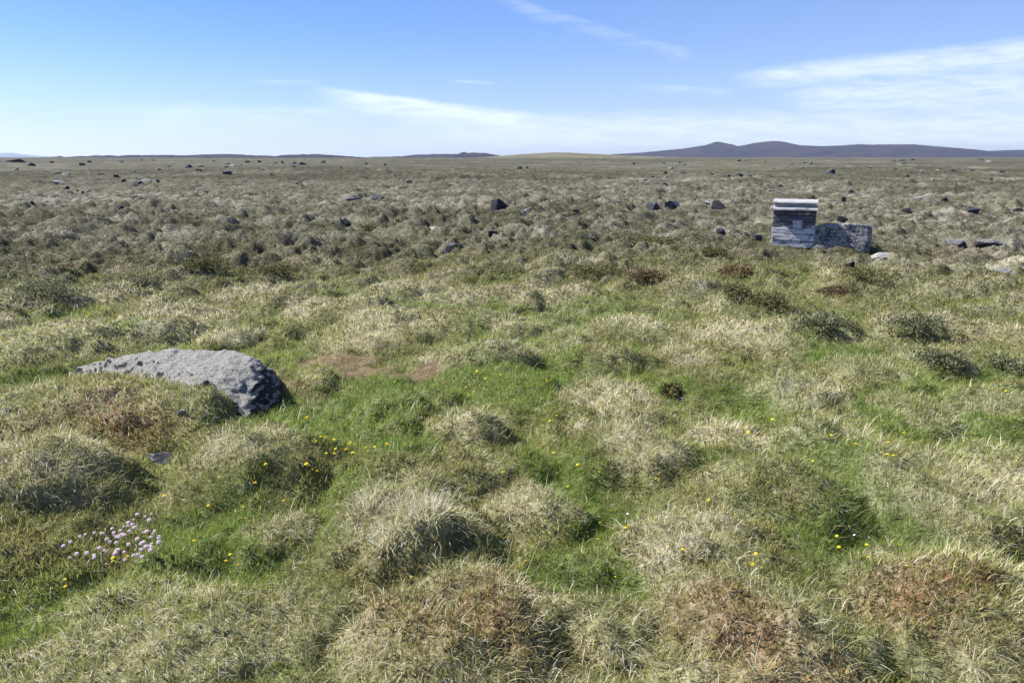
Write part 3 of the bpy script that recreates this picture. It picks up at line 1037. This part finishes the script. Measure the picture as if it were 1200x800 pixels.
# ------------------------------------------------------------------ haze
m_haze, t = material('haze')
pv = t.node('ShaderNodeVolumePrincipled')
pv.inputs['Color'].default_value = (.62, .76, 1.0, 1)
pv.inputs['Density'].default_value = 0.00006
pv.inputs['Anisotropy'].default_value = 0.25
o_ = t.node('ShaderNodeOutputMaterial')
t.l.new(pv.outputs[0], o_.inputs['Volume'])
bm = bmesh.new()
box_into(bm, -12000, 12000, -12000, 12000, -14.0, 105.0, 0)
bmesh.ops.recalc_face_normals(bm, faces=bm.faces[:])
tag(link('haze', bm_mesh('haze', bm), m_haze), kind='stuff')

# ------------------------------------------------------------------ grass
def leaf_material(name, transl=.35, rough=.55, spec=.25):
    m, t = material(name)
    att = t.node('ShaderNodeAttribute', attribute_name='Col')
    p = t.node('ShaderNodeBsdfPrincipled')
    t.l.new(att.outputs[0], p.inputs['Base Color'])
    p.inputs['Roughness'].default_value = rough
    p.inputs['Specular IOR Level'].default_value = spec
    tr = t.node('ShaderNodeBsdfTranslucent')
    t.l.new(att.outputs[0], tr.inputs[0])
    mx = t.node('ShaderNodeMixShader')
    mx.inputs[0].default_value = transl
    t.l.new(p.outputs[0], mx.inputs[1])
    t.l.new(tr.outputs[0], mx.inputs[2])
    o = t.node('ShaderNodeOutputMaterial')
    t.l.new(mx.outputs[0], o.inputs[0])
    return m


m_leaf = leaf_material('green_blade', .48)
m_straw = leaf_material('dry_blade', .38, .6, .25)
m_heath = leaf_material('heath_leaf', .3, .7, .15)


def blades(name, P, az, lean, L, Wd, col, tipcol, mat, curl=1.0, segs=2):
    """grass blades as one mesh: base, middle, tip"""
    n = len(P)
    dirx, diry = np.sin(az), np.cos(az)
    sa = az + np.pi / 2 + rng.normal(0, .5, n)
    sx, sy = np.sin(sa) * Wd * .5, np.cos(sa) * Wd * .5
    a1 = lean
    a2 = lean + curl * rng.uniform(.2, 1.0, n)
    l1 = L * .55
    l2 = L * .45
    mid = P + np.stack([dirx * np.sin(a1) * l1, diry * np.sin(a1) * l1, np.cos(a1) * l1], -1)
    tip = mid + np.stack([dirx * np.sin(a2) * l2, diry * np.sin(a2) * l2, np.cos(a2) * l2], -1)
    sd = np.stack([sx, sy, np.zeros(n)], -1)
    if segs == 2:
        V = np.stack([P - sd, P + sd, mid + sd * .8, mid - sd * .8, tip], 1).reshape(-1, 3)
        b = np.arange(n) * 5
        q = np.stack([b, b + 1, b + 2, b + 3], -1)
        tr = np.stack([b + 3, b + 2, b + 4], -1)
        colv = np.stack([col, col, (col + tipcol) / 2, (col + tipcol) / 2, tipcol], 1).reshape(-1, 3)
        me = fast_mesh(name, V, q, tr, colv)
    else:
        V = np.stack([P - sd, mid + sd, tip], 1).reshape(-1, 3)
        b = np.arange(n) * 3
        tr = np.stack([b, b + 1, b + 2], -1)
        colv = np.stack([col, (col + tipcol) / 2, tipcol], 1).reshape(-1, 3)
        me = fast_mesh(name, V, None, tr, colv)
    return tag(link(name, me, mat), kind='stuff')


rings = [  # r0, r1, half angle deg, blades per m2, width m, length scale
    (1.5, 2.6, 50, 17000, .0025, .72),
    (2.6, 4.2, 44, 15000, .0029, .75),
    (4.2, 7.0, 41, 8200, .0040, .78),
    (7.0, 12., 39, 3300, .0062, .78),
    (12., 22., 38, 1050, .0095, .62),
    (22., 45., 37, 260, .017, .66),
    (45., 110., 36, 28, .036, .8)]
PX, PY, WB, LS = [], [], [], []
for (a, b, ang, dens, wd, ls) in rings:
    A = math.radians(ang)
    n = int(.5 * (b * b - a * a) * 2 * A * dens)
    rr = np.sqrt(rng.uniform(a * a, b * b, n))
    th = rng.uniform(-A, A, n)
    PX.append(rr * np.sin(th))
    PY.append(rr * np.cos(th))
    WB.append(np.full(n, wd) * (0.75 + .5 * rng.random(n)))
    LS.append(np.full(n, ls))
PX, PY, WB, LS = map(np.concatenate, (PX, PY, WB, LS))
fz, fg, fd, fr_, fh, fl, ft, fs, fsx, fsy, fid, fpt = look([GZ[:, :NI], GREEN[:, :NI], DRY[:, :NI], RED[:, :NI], HEATH[:, :NI], LICH[:, :NI], TOP[:, :NI], soil[:, :NI], SLX, SLY, HID[:, :NI], PATCH[:, :NI]], PX, PY)
keep = rng.random(len(PX)) > fs * .93
# nothing grows through the stones
for (bx, by, br) in blockers:
    keep &= ((PX - bx) ** 2 + (PY - by) ** 2) > br * br
cand = np.where((PX > bo.x - 1.5) & (PX < bo.x + 1.2) & (PY > bo.y - .9) & (PY < bo.y + 1.4) & keep)[0]
for k in cand:
    hit = bvh_boulder.ray_cast(Vector((PX[k], PY[k], 3.0)) - bo, Vector((0, 0, -1)))
    if hit[0] is not None and hit[0].z + bo.z > fz[k] - .01:
        keep[k] = False
PX, PY, WB, LS, fz, fg, fd, fr_, fh, fl, ft, fsx, fsy, fid, fpt = [v[keep] for v in (PX, PY, WB, LS, fz, fg, fd, fr_, fh, fl, ft, fsx, fsy, fid, fpt)]
N = len(PX)
rdist = np.hypot(PX, PY)
clump = fbm(PX, PY, 9.0, 2, 301)
clump2 = fbm(PX, PY, 2.2, 3, 311)
u = rng.random(N)
wg = .20 + 1.8 * fg + .95 * np.clip(1 - fd, 0, 1) * (1 - .75 * sstep(7.5, 13.5, rdist))
wd_ = (1 - .65 * fpt) * (.10 + .95 * fd * (1 - .7 * fg) * (0.2 + 1.6 * sstep(.38, .65, clump)))
wh = .10 + 1.3 * fh + 1.5 * fr_ + 1.15 * sstep(.12, .4, ft) * (1 - sstep(.55, .95, ft)) * sstep(.38, .56, clump2) + .5 * fl
wh *= (1 - .85 * sstep(.35, .8, fg))
tot = wg + wd_ + wh
kind = np.where(u < wg / tot, 0, np.where(u < (wg + wd_) / tot, 1, 2))
down = np.arctan2(-fsx, -fsy)
slope = np.hypot(fsx, fsy)
wind = 1.9 + 1.2 * (fbm(PX, PY, .9, 2, 321) - .5) * 4


def blend_az(m, kdown, spread):
    n = m.sum()
    vx = np.sin(down[m]) * np.clip(slope[m], 0, 1) * kdown + .35 * np.sin(wind[m]) + rng.normal(0, spread, n)
    vy = np.cos(down[m]) * np.clip(slope[m], 0, 1) * kdown + .35 * np.cos(wind[m]) + rng.normal(0, spread, n)
    return np.arctan2(vx, vy)


def pick(m, cols, jitter=.12):
    n = m.sum()
    t1 = rng.random(n)[:, None]
    a = cols[0] + (cols[1] - cols[0]) * t1
    if len(cols) > 2:
        k = (rng.random(n) < cols[3])[:, None]
        a = np.where(k, cols[2], a)
    return np.clip(a * (1 + rng.normal(0, jitter, (n, 1))) * (1 + rng.normal(0, .03, (n, 3))), .01, .8)


# green
m = kind == 0
n = m.sum()
Pm = np.stack([PX[m], PY[m], fz[m] - .006], -1)
lush = sstep(.3, .8, fg[m])
c1 = lerp(np.broadcast_to(G_OLIVE, (n, 3)), G_LUSH, lush)
c1 = lerp(c1, np.broadcast_to(G_YEL, (n, 3)), np.clip(rng.random(n) ** 1.5 * (.35 + 1.3 * sstep(.42, .62, clump2[m])), 0, 1))
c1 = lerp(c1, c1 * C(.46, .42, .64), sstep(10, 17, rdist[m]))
c1 = c1 * (1 + rng.normal(0, .18, (n, 1)))
c1 = np.clip(c1, .01, .5)
tipc = lerp(c1, np.broadcast_to(C(.22, .22, .09), (n, 3)), rng.random(n) * .5)
Lg = (.028 + .065 * rng.random(n) ** 1.4) * LS[m] * (.75 + .6 * clump[m])
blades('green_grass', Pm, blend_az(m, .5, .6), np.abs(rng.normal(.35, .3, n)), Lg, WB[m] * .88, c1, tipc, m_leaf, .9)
# dry
m = kind == 1
n = m.sum()
Pm = np.stack([PX[m], PY[m], fz[m] - .006], -1)
c1 = lerp(np.broadcast_to(TAN, (n, 3)), STRAW, rng.random(n))
c1 = lerp(c1, np.broadcast_to(C(.36, .38, .15), (n, 3)), (rng.random(n) < .45 * (1 - sstep(9, 13, rdist[m]))).astype(float) * .8)
c1 = lerp(c1, np.broadcast_to(PALE, (n, 3)), (rng.random(n) < .33).astype(float) * .95)
c1 = lerp(c1, np.broadcast_to(GREY, (n, 3)), np.clip(fl[m] + .6 * sstep(9, 14, rdist[m]), 0, 1) * .8)
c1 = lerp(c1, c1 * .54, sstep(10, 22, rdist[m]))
c1 = lerp(c1, c1 * .8, fpt[m])
c1 = np.clip(c1 * (1 + rng.normal(0, .15, (n, 1))), .01, .75)
tipc = np.clip(c1 * 1.12, 0, .8)
Ld = (.035 + .085 * rng.random(n) ** 1.6) * LS[m] * (.7 + .7 * clump[m]) * np.where(rng.random(n) < .05, 1.7, 1.0)
ln = np.clip(rng.normal(.85, .5, n) + .3 * np.clip(slope[m], 0, 1), 0, 1.5)
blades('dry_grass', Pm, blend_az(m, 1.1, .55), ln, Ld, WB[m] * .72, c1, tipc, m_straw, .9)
# heath leaves: short, thick, brown / olive / rust
m = kind == 2
n = m.sum()
Pm = np.stack([PX[m], PY[m], fz[m] - .004 + rng.random(n) * .022 * LS[m]], -1)
c1 = lerp(np.broadcast_to(C(.155, .165, .055), (n, 3)), C(.265, .205, .09), rng.random(n))
c1 = lerp(c1, np.broadcast_to(C(.165, .245, .045), (n, 3)), sstep(.3, .7, fg[m]))
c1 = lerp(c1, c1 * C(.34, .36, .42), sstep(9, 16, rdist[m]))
c1 = lerp(c1, np.broadcast_to(C(.075, .092, .034), (n, 3)), (rng.random(n) < (.15 + .5 * fh[m])).astype(float) * .9)
c1 = lerp(c1, np.broadcast_to(RUST, (n, 3)), (rng.random(n) < fr_[m] * .62).astype(float) * rng.uniform(.5, 1, n))
c1 = lerp(c1, np.broadcast_to(C(.30, .29, .24), (n, 3)), (rng.random(n) < fl[m] * .6).astype(float))
c1 = np.clip(c1 * (1 + rng.normal(0, .22, (n, 1))), .01, .6)
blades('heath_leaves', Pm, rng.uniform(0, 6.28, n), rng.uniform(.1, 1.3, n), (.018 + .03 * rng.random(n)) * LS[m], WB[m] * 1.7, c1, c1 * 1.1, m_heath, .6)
print('blades', N)

# ------------------------------------------------------------------ straw tussocks and stalks (things)
def tuft_mesh(name, nb, rad, L, wd, lean, seed, mat, c0, c1_, upc=.02):
    g = np.random.default_rng(seed)
    a = g.uniform(0, 6.283, nb)
    rr = rad * np.sqrt(g.random(nb))
    P = np.stack([rr * np.sin(a), rr * np.cos(a), -.02 - .3 * rr], -1)
    az_ = a + g.normal(0, .5, nb)
    le = np.clip(lean * rr / rad + g.normal(.05, .12, nb), 0, 1.3)
    Lb = L * g.uniform(.55, 1.0, nb)
    d1 = np.stack([np.sin(az_) * np.sin(le), np.cos(az_) * np.sin(le), np.cos(le)], -1)
    le2 = le + g.uniform(.1, .6, nb)
    d2 = np.stack([np.sin(az_) * np.sin(le2), np.cos(az_) * np.sin(le2), np.cos(le2)], -1)
    mid = P + d1 * (Lb * .6)[:, None]
    tip = mid + d2 * (Lb * .4)[:, None]
    sa = g.uniform(0, 6.283, nb)
    sd = np.stack([np.sin(sa), np.cos(sa), np.zeros(nb)], -1) * wd * .5
    V = np.stack([P - sd, P + sd, mid + sd * .8, mid - sd * .8, tip], 1).reshape(-1, 3)
    b = np.arange(nb) * 5
    col = c0 + (c1_ - c0) * g.random(nb)[:, None]
    colv = np.repeat(col, 5, axis=0)
    return fast_mesh(name, V, np.stack([b, b + 1, b + 2, b + 3], -1), np.stack([b + 3, b + 2, b + 4], -1), colv)


for i, (px, py, rad, L, nb, lab) in enumerate([
        (432, 592, .045, .16, 160, 'leftmost pale straw tuft on top of the tall hummock'),
        (470, 598, .06, .17, 260, 'middle pale straw tuft of three on the tall hummock'),
        (503, 600, .055, .19, 300, 'tallest and whitest straw tuft on the tall hummock'),
        (455, 625, .06, .11, 200, 'short flattened straw tuft in front of the three upright ones'),
        (1095, 590, .09, .13, 260, 'wide bleached straw tuft on the hummock at the right'),
        (795, 640, .08, .14, 220, 'loose straw tuft on the low hummock right of centre'),
        (925, 455, .10, .16, 220, 'pale straw tuft crowning the dark-sided hummock on the right')]):
    p = on_ground(px, py)
    o = link('straw_tuft', tuft_mesh('straw_tuft', int(nb * .55), rad * 1.1, L * .78, .0024 * max(1, p.length / 3.6), 0.75, 50 + i, m_straw, PALE * .85, PALE * 1.12), m_straw, loc=p)
    tag(o, lab, 'grass tuft')


def tube_bm(pts, r0, r1, sides=5):
    bm = bmesh.new()
    rings_ = []
    n = len(pts)
    for i, p in enumerate(pts):
        d = (pts[min(i + 1, n - 1)] - pts[max(i - 1, 0)]).normalized()
        a = d.orthogonal().normalized()
        b = d.cross(a)
        rr = r0 + (r1 - r0) * i / (n - 1)
        rings_.append([bm.verts.new(p + (a * math.cos(k * 2 * math.pi / sides) + b * math.sin(k * 2 * math.pi / sides)) * rr) for k in range(sides)])
    for i in range(n - 1):
        for k in range(sides):
            bm.faces.new([rings_[i][k], rings_[i][(k + 1) % sides], rings_[i + 1][(k + 1) % sides], rings_[i + 1][k]])
    bm.faces.new(rings_[0][::-1])
    bm.faces.new(rings_[-1])
    return bm


def plain(name, c, rough=.7, spec=.2, transl=0.0):
    m, t = material(name)
    tcn = t.node('ShaderNodeTexCoord')
    nz = t.noise(tcn.outputs['Object'], 160.0, 2, .5)
    col = t.mix(nz, rgba([v * .8 for v in c]), rgba([min(.95, v * 1.15) for v in c]))
    p = finish(t, col, rough, spec)
    if transl:
        tr = t.node('ShaderNodeBsdfTranslucent')
        t.l.new(col, tr.inputs[0])
        mx = t.node('ShaderNodeMixShader')
        mx.inputs[0].default_value = transl
        out = [n_ for n_ in t.n if n_.type == 'OUTPUT_MATERIAL'][0]
        t.l.new(p.outputs[0], mx.inputs[1])
        t.l.new(tr.outputs[0], mx.inputs[2])
        t.l.new(mx.outputs[0], out.inputs[0])
    return m


m_stalk = plain('dry_stalk', (.42, .36, .25))
m_stem = plain('flower_stem', (.10, .15, .04))
m_yellow = plain('yellow_petal', (.86, .68, .03), .6, .2, .25)
m_pink = plain('pink_petal', (.86, .70, .79), .7, .1, .3)
m_pink_old = plain('faded_pink_petal', (.80, .72, .74), .7, .1, .25)
m_white = plain('white_petal', (.72, .70, .78), .7, .1, .25)

for i, (px, py, L, tx, lab) in enumerate([
        (556, 580, .26, -.05, 'tall thin dead stalk rising from the grass below the straw tufts'),
        (590, 690, .18, .05, 'pale dead stalk standing at the shoulder of the nearest hummock'),
        (612, 696, .22, .09, 'leaning dead stalk to the right of a shorter one on the nearest hummock'),
        (442, 548, .08, .02, 'short grey twig sticking up behind the left straw tuft'),
        (545, 482, .10, .03, 'thin dry stalk on the dome of the grey hummock'),
        (672, 690, .16, -.01, 'fine dead stalk in the dark grass right of the nearest hummock')]):
    p = on_ground(px, py)
    pp = [Vector((tx * L * 3 * (k / 5) ** 1.5, .01 * math.sin(k), L * k / 5 - .01)) for k in range(6)]
    o = link('dead_stalk', bm_mesh('dead_stalk', tube_bm(pp, .0016, .0009)), m_stalk, loc=p)
    tag(o, lab, 'stalk')


# ------------------------------------------------------------------ flowers
def disc_flower_bm(r, petals, rows, seed):
    """ray flower: rows of narrow petals round a domed middle"""
    bm = bmesh.new()
    for q in range(rows):
        for k in range(petals):
            a = (k + .5 * q) * 2 * math.pi / petals
            rr = r * (1 - .28 * q)
            zz = r * .16 * q
            ca, sa = math.cos(a), math.sin(a)
            w0, w1 = r * .10, r * 2.2 / petals
            pts_ = [(.12 * rr, -w0, zz), (.75 * rr, -w1, zz + .26 * r), (rr, 0, zz + .30 * r), (.75 * rr, w1, zz + .26 * r), (.12 * rr, w0, zz)]
            bm.faces.new([bm.verts.new((px_ * ca - py_ * sa, px_ * sa + py_ * ca, pz_)) for px_, py_, pz_ in pts_])
    bmesh.ops.create_icosphere(bm, subdivisions=1, radius=r * .30, matrix=Matrix.Translation((0, 0, r * .22)))
    return bm


def globe_flower_bm(r, n, seed):
    """globe of many small florets"""
    g = random.Random(seed)
    bm = bmesh.new()
    bmesh.ops.create_icosphere(bm, subdivisions=1, radius=r * .72, matrix=Matrix.Translation((0, 0, 0)) @ Matrix.Diagonal((1, 1, .8, 1)))
    for k in range(n):
        zc = 1 - 1.5 * (k + .5) / n
        a = k * 2.39996
        s = math.sqrt(max(0, 1 - zc * zc))
        d = Vector((s * math.cos(a), s * math.sin(a), zc * .85))
        u_ = d.orthogonal().normalized()
        v_ = d.cross(u_).normalized()
        o = d * r * .70
        sz = r * .42
        ring = [bm.verts.new(o + d * r * .30 + (u_ * math.cos(j * 1.2566) + v_ * math.sin(j * 1.2566)) * sz) for j in range(5)]
        cc = bm.verts.new(o)
        for j in range(5):
            bm.faces.new([cc, ring[j], ring[(j + 1) % 5]])
    return bm


def stem_mesh(L, seed, r=.0012):
    g = random.Random(seed)
    bx, by = g.uniform(-.15, .15), g.uniform(-.15, .15)
    pp = [Vector((bx * L * (k / 4) ** 2, by * L * (k / 4) ** 2, L * k / 4)) for k in range(5)]
    return bm_mesh('stem', tube_bm(pp, r, r * .8)), pp[-1]


def flower(name, p, sc, head_me, stem_me, tip, label, cat, group, hm, sm):
    r_ = empty(name, p, random.uniform(0, 6.28))
    r_.scale = (sc, sc, sc)
    tag(r_, label, cat, group)
    h = bpy.data.objects.new('flower_head', head_me)
    h.parent = r_
    h.location = tip
    h.rotation_euler = (random.uniform(-.5, .3), random.uniform(-.4, .4), 0)
    s = bpy.data.objects.new('stem', stem_me)
    s.parent = r_
    COL.objects.link(h)
    COL.objects.link(s)
    return r_


heads_y = [bm_mesh('flower_head', disc_flower_bm(.0115, 11, 3, k)) for k in range(2)]
heads_p = [bm_mesh('flower_head', globe_flower_bm(.0115, 20, k)) for k in range(2)]
heads_w = [bm_mesh('flower_head', disc_flower_bm(.008, 6, 1, 9))]
for h_ in heads_y:
    h_.materials.append(m_yellow)
for h_ in heads_p:
    h_.materials.append(m_pink if h_ is heads_p[0] else m_pink_old)
for h_ in heads_w:
    h_.materials.append(m_white)
stems = [stem_mesh(.085, k) for k in range(4)]
for s_, _t in stems:
    s_.materials.append(m_stem)

YEL = [(361, 443), (366, 451), (371, 450), (405, 474), (358, 500), (415, 508), (373, 524), (377, 519), (382, 519), (394, 527), (395, 533), (392, 541), (403, 539),
       (406, 537), (409, 525), (415, 525), (412, 524), (417, 541), (428, 530), (439, 529), (452, 531), (432, 534), (402, 548), (360, 554), (384, 536), (372, 559), (364, 559), (552, 518),
       (472, 531), (638, 455), (643, 459), (670, 464), (649, 481), (652, 495), (646, 503), (604, 478), (622, 482), (567, 454), (556, 462), (520, 459), (586, 446),
       (562, 442), (558, 443), (676, 552), (647, 537), (546, 462), (463, 453), (588, 563), (614, 664), (480, 682), (667, 575), (669, 581), (721, 683), (703, 619), (703, 637), (731, 627),
       (737, 620), (770, 573), (832, 592), (883, 657), (882, 672), (802, 655), (986, 651), (1015, 645), (1016, 659), (977, 635), (984, 651), (1051, 642), (1063, 670), (1000, 530),
       (1039, 532), (1044, 540), (1038, 540), (1054, 518), (969, 519), (952, 548), (870, 509), (875, 515), (842, 531), (905, 501), (14, 500), (310, 554), (304, 578), (332, 590),
       (288, 600), (289, 612), (243, 600), (230, 640), (269, 658), (149, 659), (192, 593), (267, 667), (282, 667), (136, 663), (133, 665), (79, 684), (80, 693),
       (137, 392), (93, 424), (275, 392), (333, 350), (338, 354), (800, 350), (1178, 465), (1030, 425), (640, 456), (700, 560)]
for i, (px, py) in enumerate(YEL):
    p = on_ground(px, py + 7 if py > 480 else py + 4)
    far_ = p.length
    sc = random.uniform(.65, 1.0) * (.75 if far_ < 3.6 else 1.0)
    st, tip = stems[i % 4]
    near_boulder = px < 460 and 495 < py < 565
    lab = 'small yellow flower in the green hollow right of the boulder' if near_boulder else 'small yellow flower scattered singly in the short grass'
    grp = 'yellow flowers in the hollow by the boulder' if near_boulder else 'yellow flowers scattered in the grass'
    flower('yellow_flower', p, sc, heads_y[i % 2], st, tip, lab, 'flower', grp, m_yellow, m_stem)

rp = random.Random(3)
PNK = [(102, 623), (114, 625), (111, 629), (135, 620), (137, 624), (147, 613), (156, 604), (165, 605), (173, 603), (178, 599), (179, 611), (150, 617), (157, 616), (144, 621), (149, 613),
       (134, 625), (140, 629), (127, 635), (130, 634), (139, 637), (119, 643), (111, 648), (107, 651), (114, 651), (124, 644), (126, 657), (116, 655), (135, 646), (134, 652), (138, 651),
       (133, 653), (143, 648), (149, 646), (157, 654), (161, 649), (165, 642), (162, 636), (168, 634), (166, 622), (171, 620), (175, 625), (180, 625), (184, 624), (186, 627), (187, 630),
       (179, 629), (182, 636), (181, 641), (176, 640), (170, 640), (169, 644), (175, 645), (181, 648), (189, 639), (167, 654), (163, 655), (158, 622), (141, 633), (145, 628), (151, 623),
       (77, 643), (84, 652), (94, 654), (87, 637), (94, 628), (102, 660), (148, 631), (120, 630), (174, 653), (154, 640), (146, 655), (190, 632)]
for i, (px, py) in enumerate(PNK):
    p = on_ground(px, py + 13)
    st, tip = stems[(i * 3) % 4]
    flower('pink_flower', p, rp.uniform(.42, .78), heads_p[i % 2], st, tip, 'pale pink globe flower in the dense patch beside the left hummock', 'flower',
           'pink flowers in one patch', m_pink, m_stem)
for i, (px, py) in enumerate([(560, 461), (566, 459), (571, 462), (577, 470), (583, 459), (588, 464), (561, 455), (404, 477), (737, 612), (998, 637), (1014, 637)]):
    p = on_ground(px, py + 6)
    st, tip = stems[(i * 3) % 4]
    flower('white_flower', p, rp.uniform(.5, .75), heads_w[0], st, tip, 'tiny whitish flower low in the short green grass', 'flower', 'tiny whitish flowers', m_white, m_stem)


# ------------------------------------------------------------------ cushion shrubs
def shrub_mesh(wd, dp, ht, n, leaf, c0, c1_, seed):
    g = np.random.default_rng(seed)
    a = g.uniform(0, 6.283, n)
    zc = g.random(n) ** .8
    s = np.sqrt(1 - zc ** 2)
    lump = 1 + .34 * np.sin(a * 2 + seed) * s + .22 * np.sin(a * 5 + seed * 3) * s + .14 * np.sin(a * 7 + seed * 2 + zc * 5)
    dep = g.uniform(.45, 1.08, n) ** .7
    D_ = np.stack([np.cos(a) * s, np.sin(a) * s, zc], -1)
    P = D_ * np.array([wd * .5, dp * .5, ht]) * (lump * dep)[:, None]
    P[:, 2] -= ht * .08
    nrm = D_ + g.normal(0, .55, (n, 3))
    nrm /= np.linalg.norm(nrm, axis=1)[:, None]
    t1 = np.cross(nrm, g.normal(0, 1, (n, 3)))
    t1 /= np.linalg.norm(t1, axis=1)[:, None]
    ups = nrm * .8 + t1 * .6
    ups /= np.linalg.norm(ups, axis=1)[:, None]
    sd = np.cross(ups, t1)
    sd /= np.linalg.norm(sd, axis=1)[:, None]
    lf = leaf * g.uniform(.6, 1.3, n)
    b0 = P
    m1 = P + ups * (lf * .5)[:, None] + sd * (lf * .28)[:, None]
    m2 = P + ups * (lf * .5)[:, None] - sd * (lf * .28)[:, None]
    tp = P + ups * lf[:, None]
    V = np.stack([b0, m1, tp, m2], 1).reshape(-1, 3)
    b = np.arange(n) * 4
    col = c0 + (c1_ - c0) * g.random(n)[:, None]
    col *= 1 + g.normal(0, .15, (n, 1))
    return fast_mesh('foliage', V, np.stack([b, b + 1, b + 2, b + 3], -1), None, np.repeat(np.clip(col, .01, .5), 4, axis=0))


def stems_bm(wd, dp, ht, seed):
    g = random.Random(seed)
    bm = bmesh.new()
    for k in range(9):
        a = g.uniform(0, 6.28)
        e_ = Vector((math.cos(a) * wd * .36, math.sin(a) * dp * .36, ht * .75))
        pts_ = [Vector((0, 0, -.03)) + e_ * (q / 3) + Vector((0, 0, .03 * math.sin(q))) for q in range(4)]
        b2 = tube_bm(pts_, .008, .003, 4)
        me_ = bpy.data.meshes.new('tmp')
        b2.to_mesh(me_)
        b2.free()
        bm.from_mesh(me_)
        bpy.data.meshes.remove(me_)
    return bm


m_bark = plain('shrub_wood', (.09, .065, .045))
m_shrub = leaf_material('shrub_leaf', .22, .6, .2)
OL = (C(.075, .080, .030), C(.165, .150, .060))
BR = (C(.085, .065, .035), C(.175, .125, .06))
BG = (C(.075, .092, .048), C(.21, .21, .12))
for i, (px, py, wpx, hpx, cc, lab) in enumerate([
        (700, 330, 72, 20, OL, 'long dark olive heath cushion left of a smaller brown one'),
        (757, 333, 42, 14, BR, 'small brown heath cushion at the right end of the long olive one'),
        (1020, 333, 62, 17, OL, 'broad olive heath cushion below the stone block'),
        (905, 366, 52, 22, OL, 'tall dark olive heath cushion in the middle ground'),
        (866, 352, 40, 16, OL, 'round olive heath cushion behind the tall dark one'),
        (868, 321, 50, 14, BR, 'reddish brown heath cushion below the black rock in a hollow'),
        (968, 390, 62, 20, BG, 'blue-green leafy shrub in the middle ground between two olive ones'),
        (1080, 400, 58, 20, BG, 'blue-green leafy shrub with grassy edge on the right'),
        (1108, 434, 44, 18, BG, 'small grey-green shrub nearest on the right slope'),
        (1190, 440, 44, 20, BG, 'grey-green shrub cut by the right edge of the picture'),
        (38, 352, 70, 22, BG, 'wide dark green shrub on the hummock at the left edge'),
        (165, 338, 34, 14, BG, 'small dark green shrub right of the wide one at the left edge'),
        (322, 322, 50, 14, OL, 'low green heath cushion in the dry middle ground on the left'),
        (235, 320, 54, 13, OL, 'flat olive heath cushion left of the low green one'),
        (432, 272, 34, 10, OL, 'small green cushion beside the low black rock'),
        (765, 283, 46, 10, OL, 'thin olive cushion far behind the long dark olive one'),
        (840, 300, 30, 9, OL, 'little olive tussock between brown cushion and far rocks'),
        (790, 464, 30, 14, OL, 'dark green tuft of heath behind the small grey stone'),
        (985, 348, 40, 10, BR, 'low brown heath patch right of the tall dark cushion')]):
    p = on_ground(px, py)
    s = p.length / F_PX
    wd, ht = wpx * s, hpx * s * .68
    dp = min(wd * .9, .7)
    root = empty('heath_shrub', (p.x, p.y + dp * .3, gz(p.x, p.y + dp * .3)))
    tag(root, lab, 'shrub')
    n = int(min(5200, 1500 + 9000 * wd * ht))
    link('foliage', shrub_mesh(wd, dp, ht, n, .022 * max(1, p.length / 9), cc[0], cc[1], 70 + i), m_shrub, root)
    link('stem', bm_mesh('stem', stems_bm(wd, dp, ht, i)), m_bark, root)

# ------------------------------------------------------------------ render settings
scene.view_settings.view_transform = 'Standard'
scene.view_settings.look = 'None'
scene.view_settings.exposure = 1.27
scene.view_settings.gamma = 1.0
scene.view_settings.use_curve_mapping = False
scene.render.engine = 'CYCLES'
cy = scene.cycles
cy.max_bounces = 6
cy.diffuse_bounces = 3
cy.transmission_bounces = 3
cy.glossy_bounces = 2
cy.volume_bounces = 0
cy.caustics_reflective = False
cy.caustics_refractive = False
cy.use_denoising = True
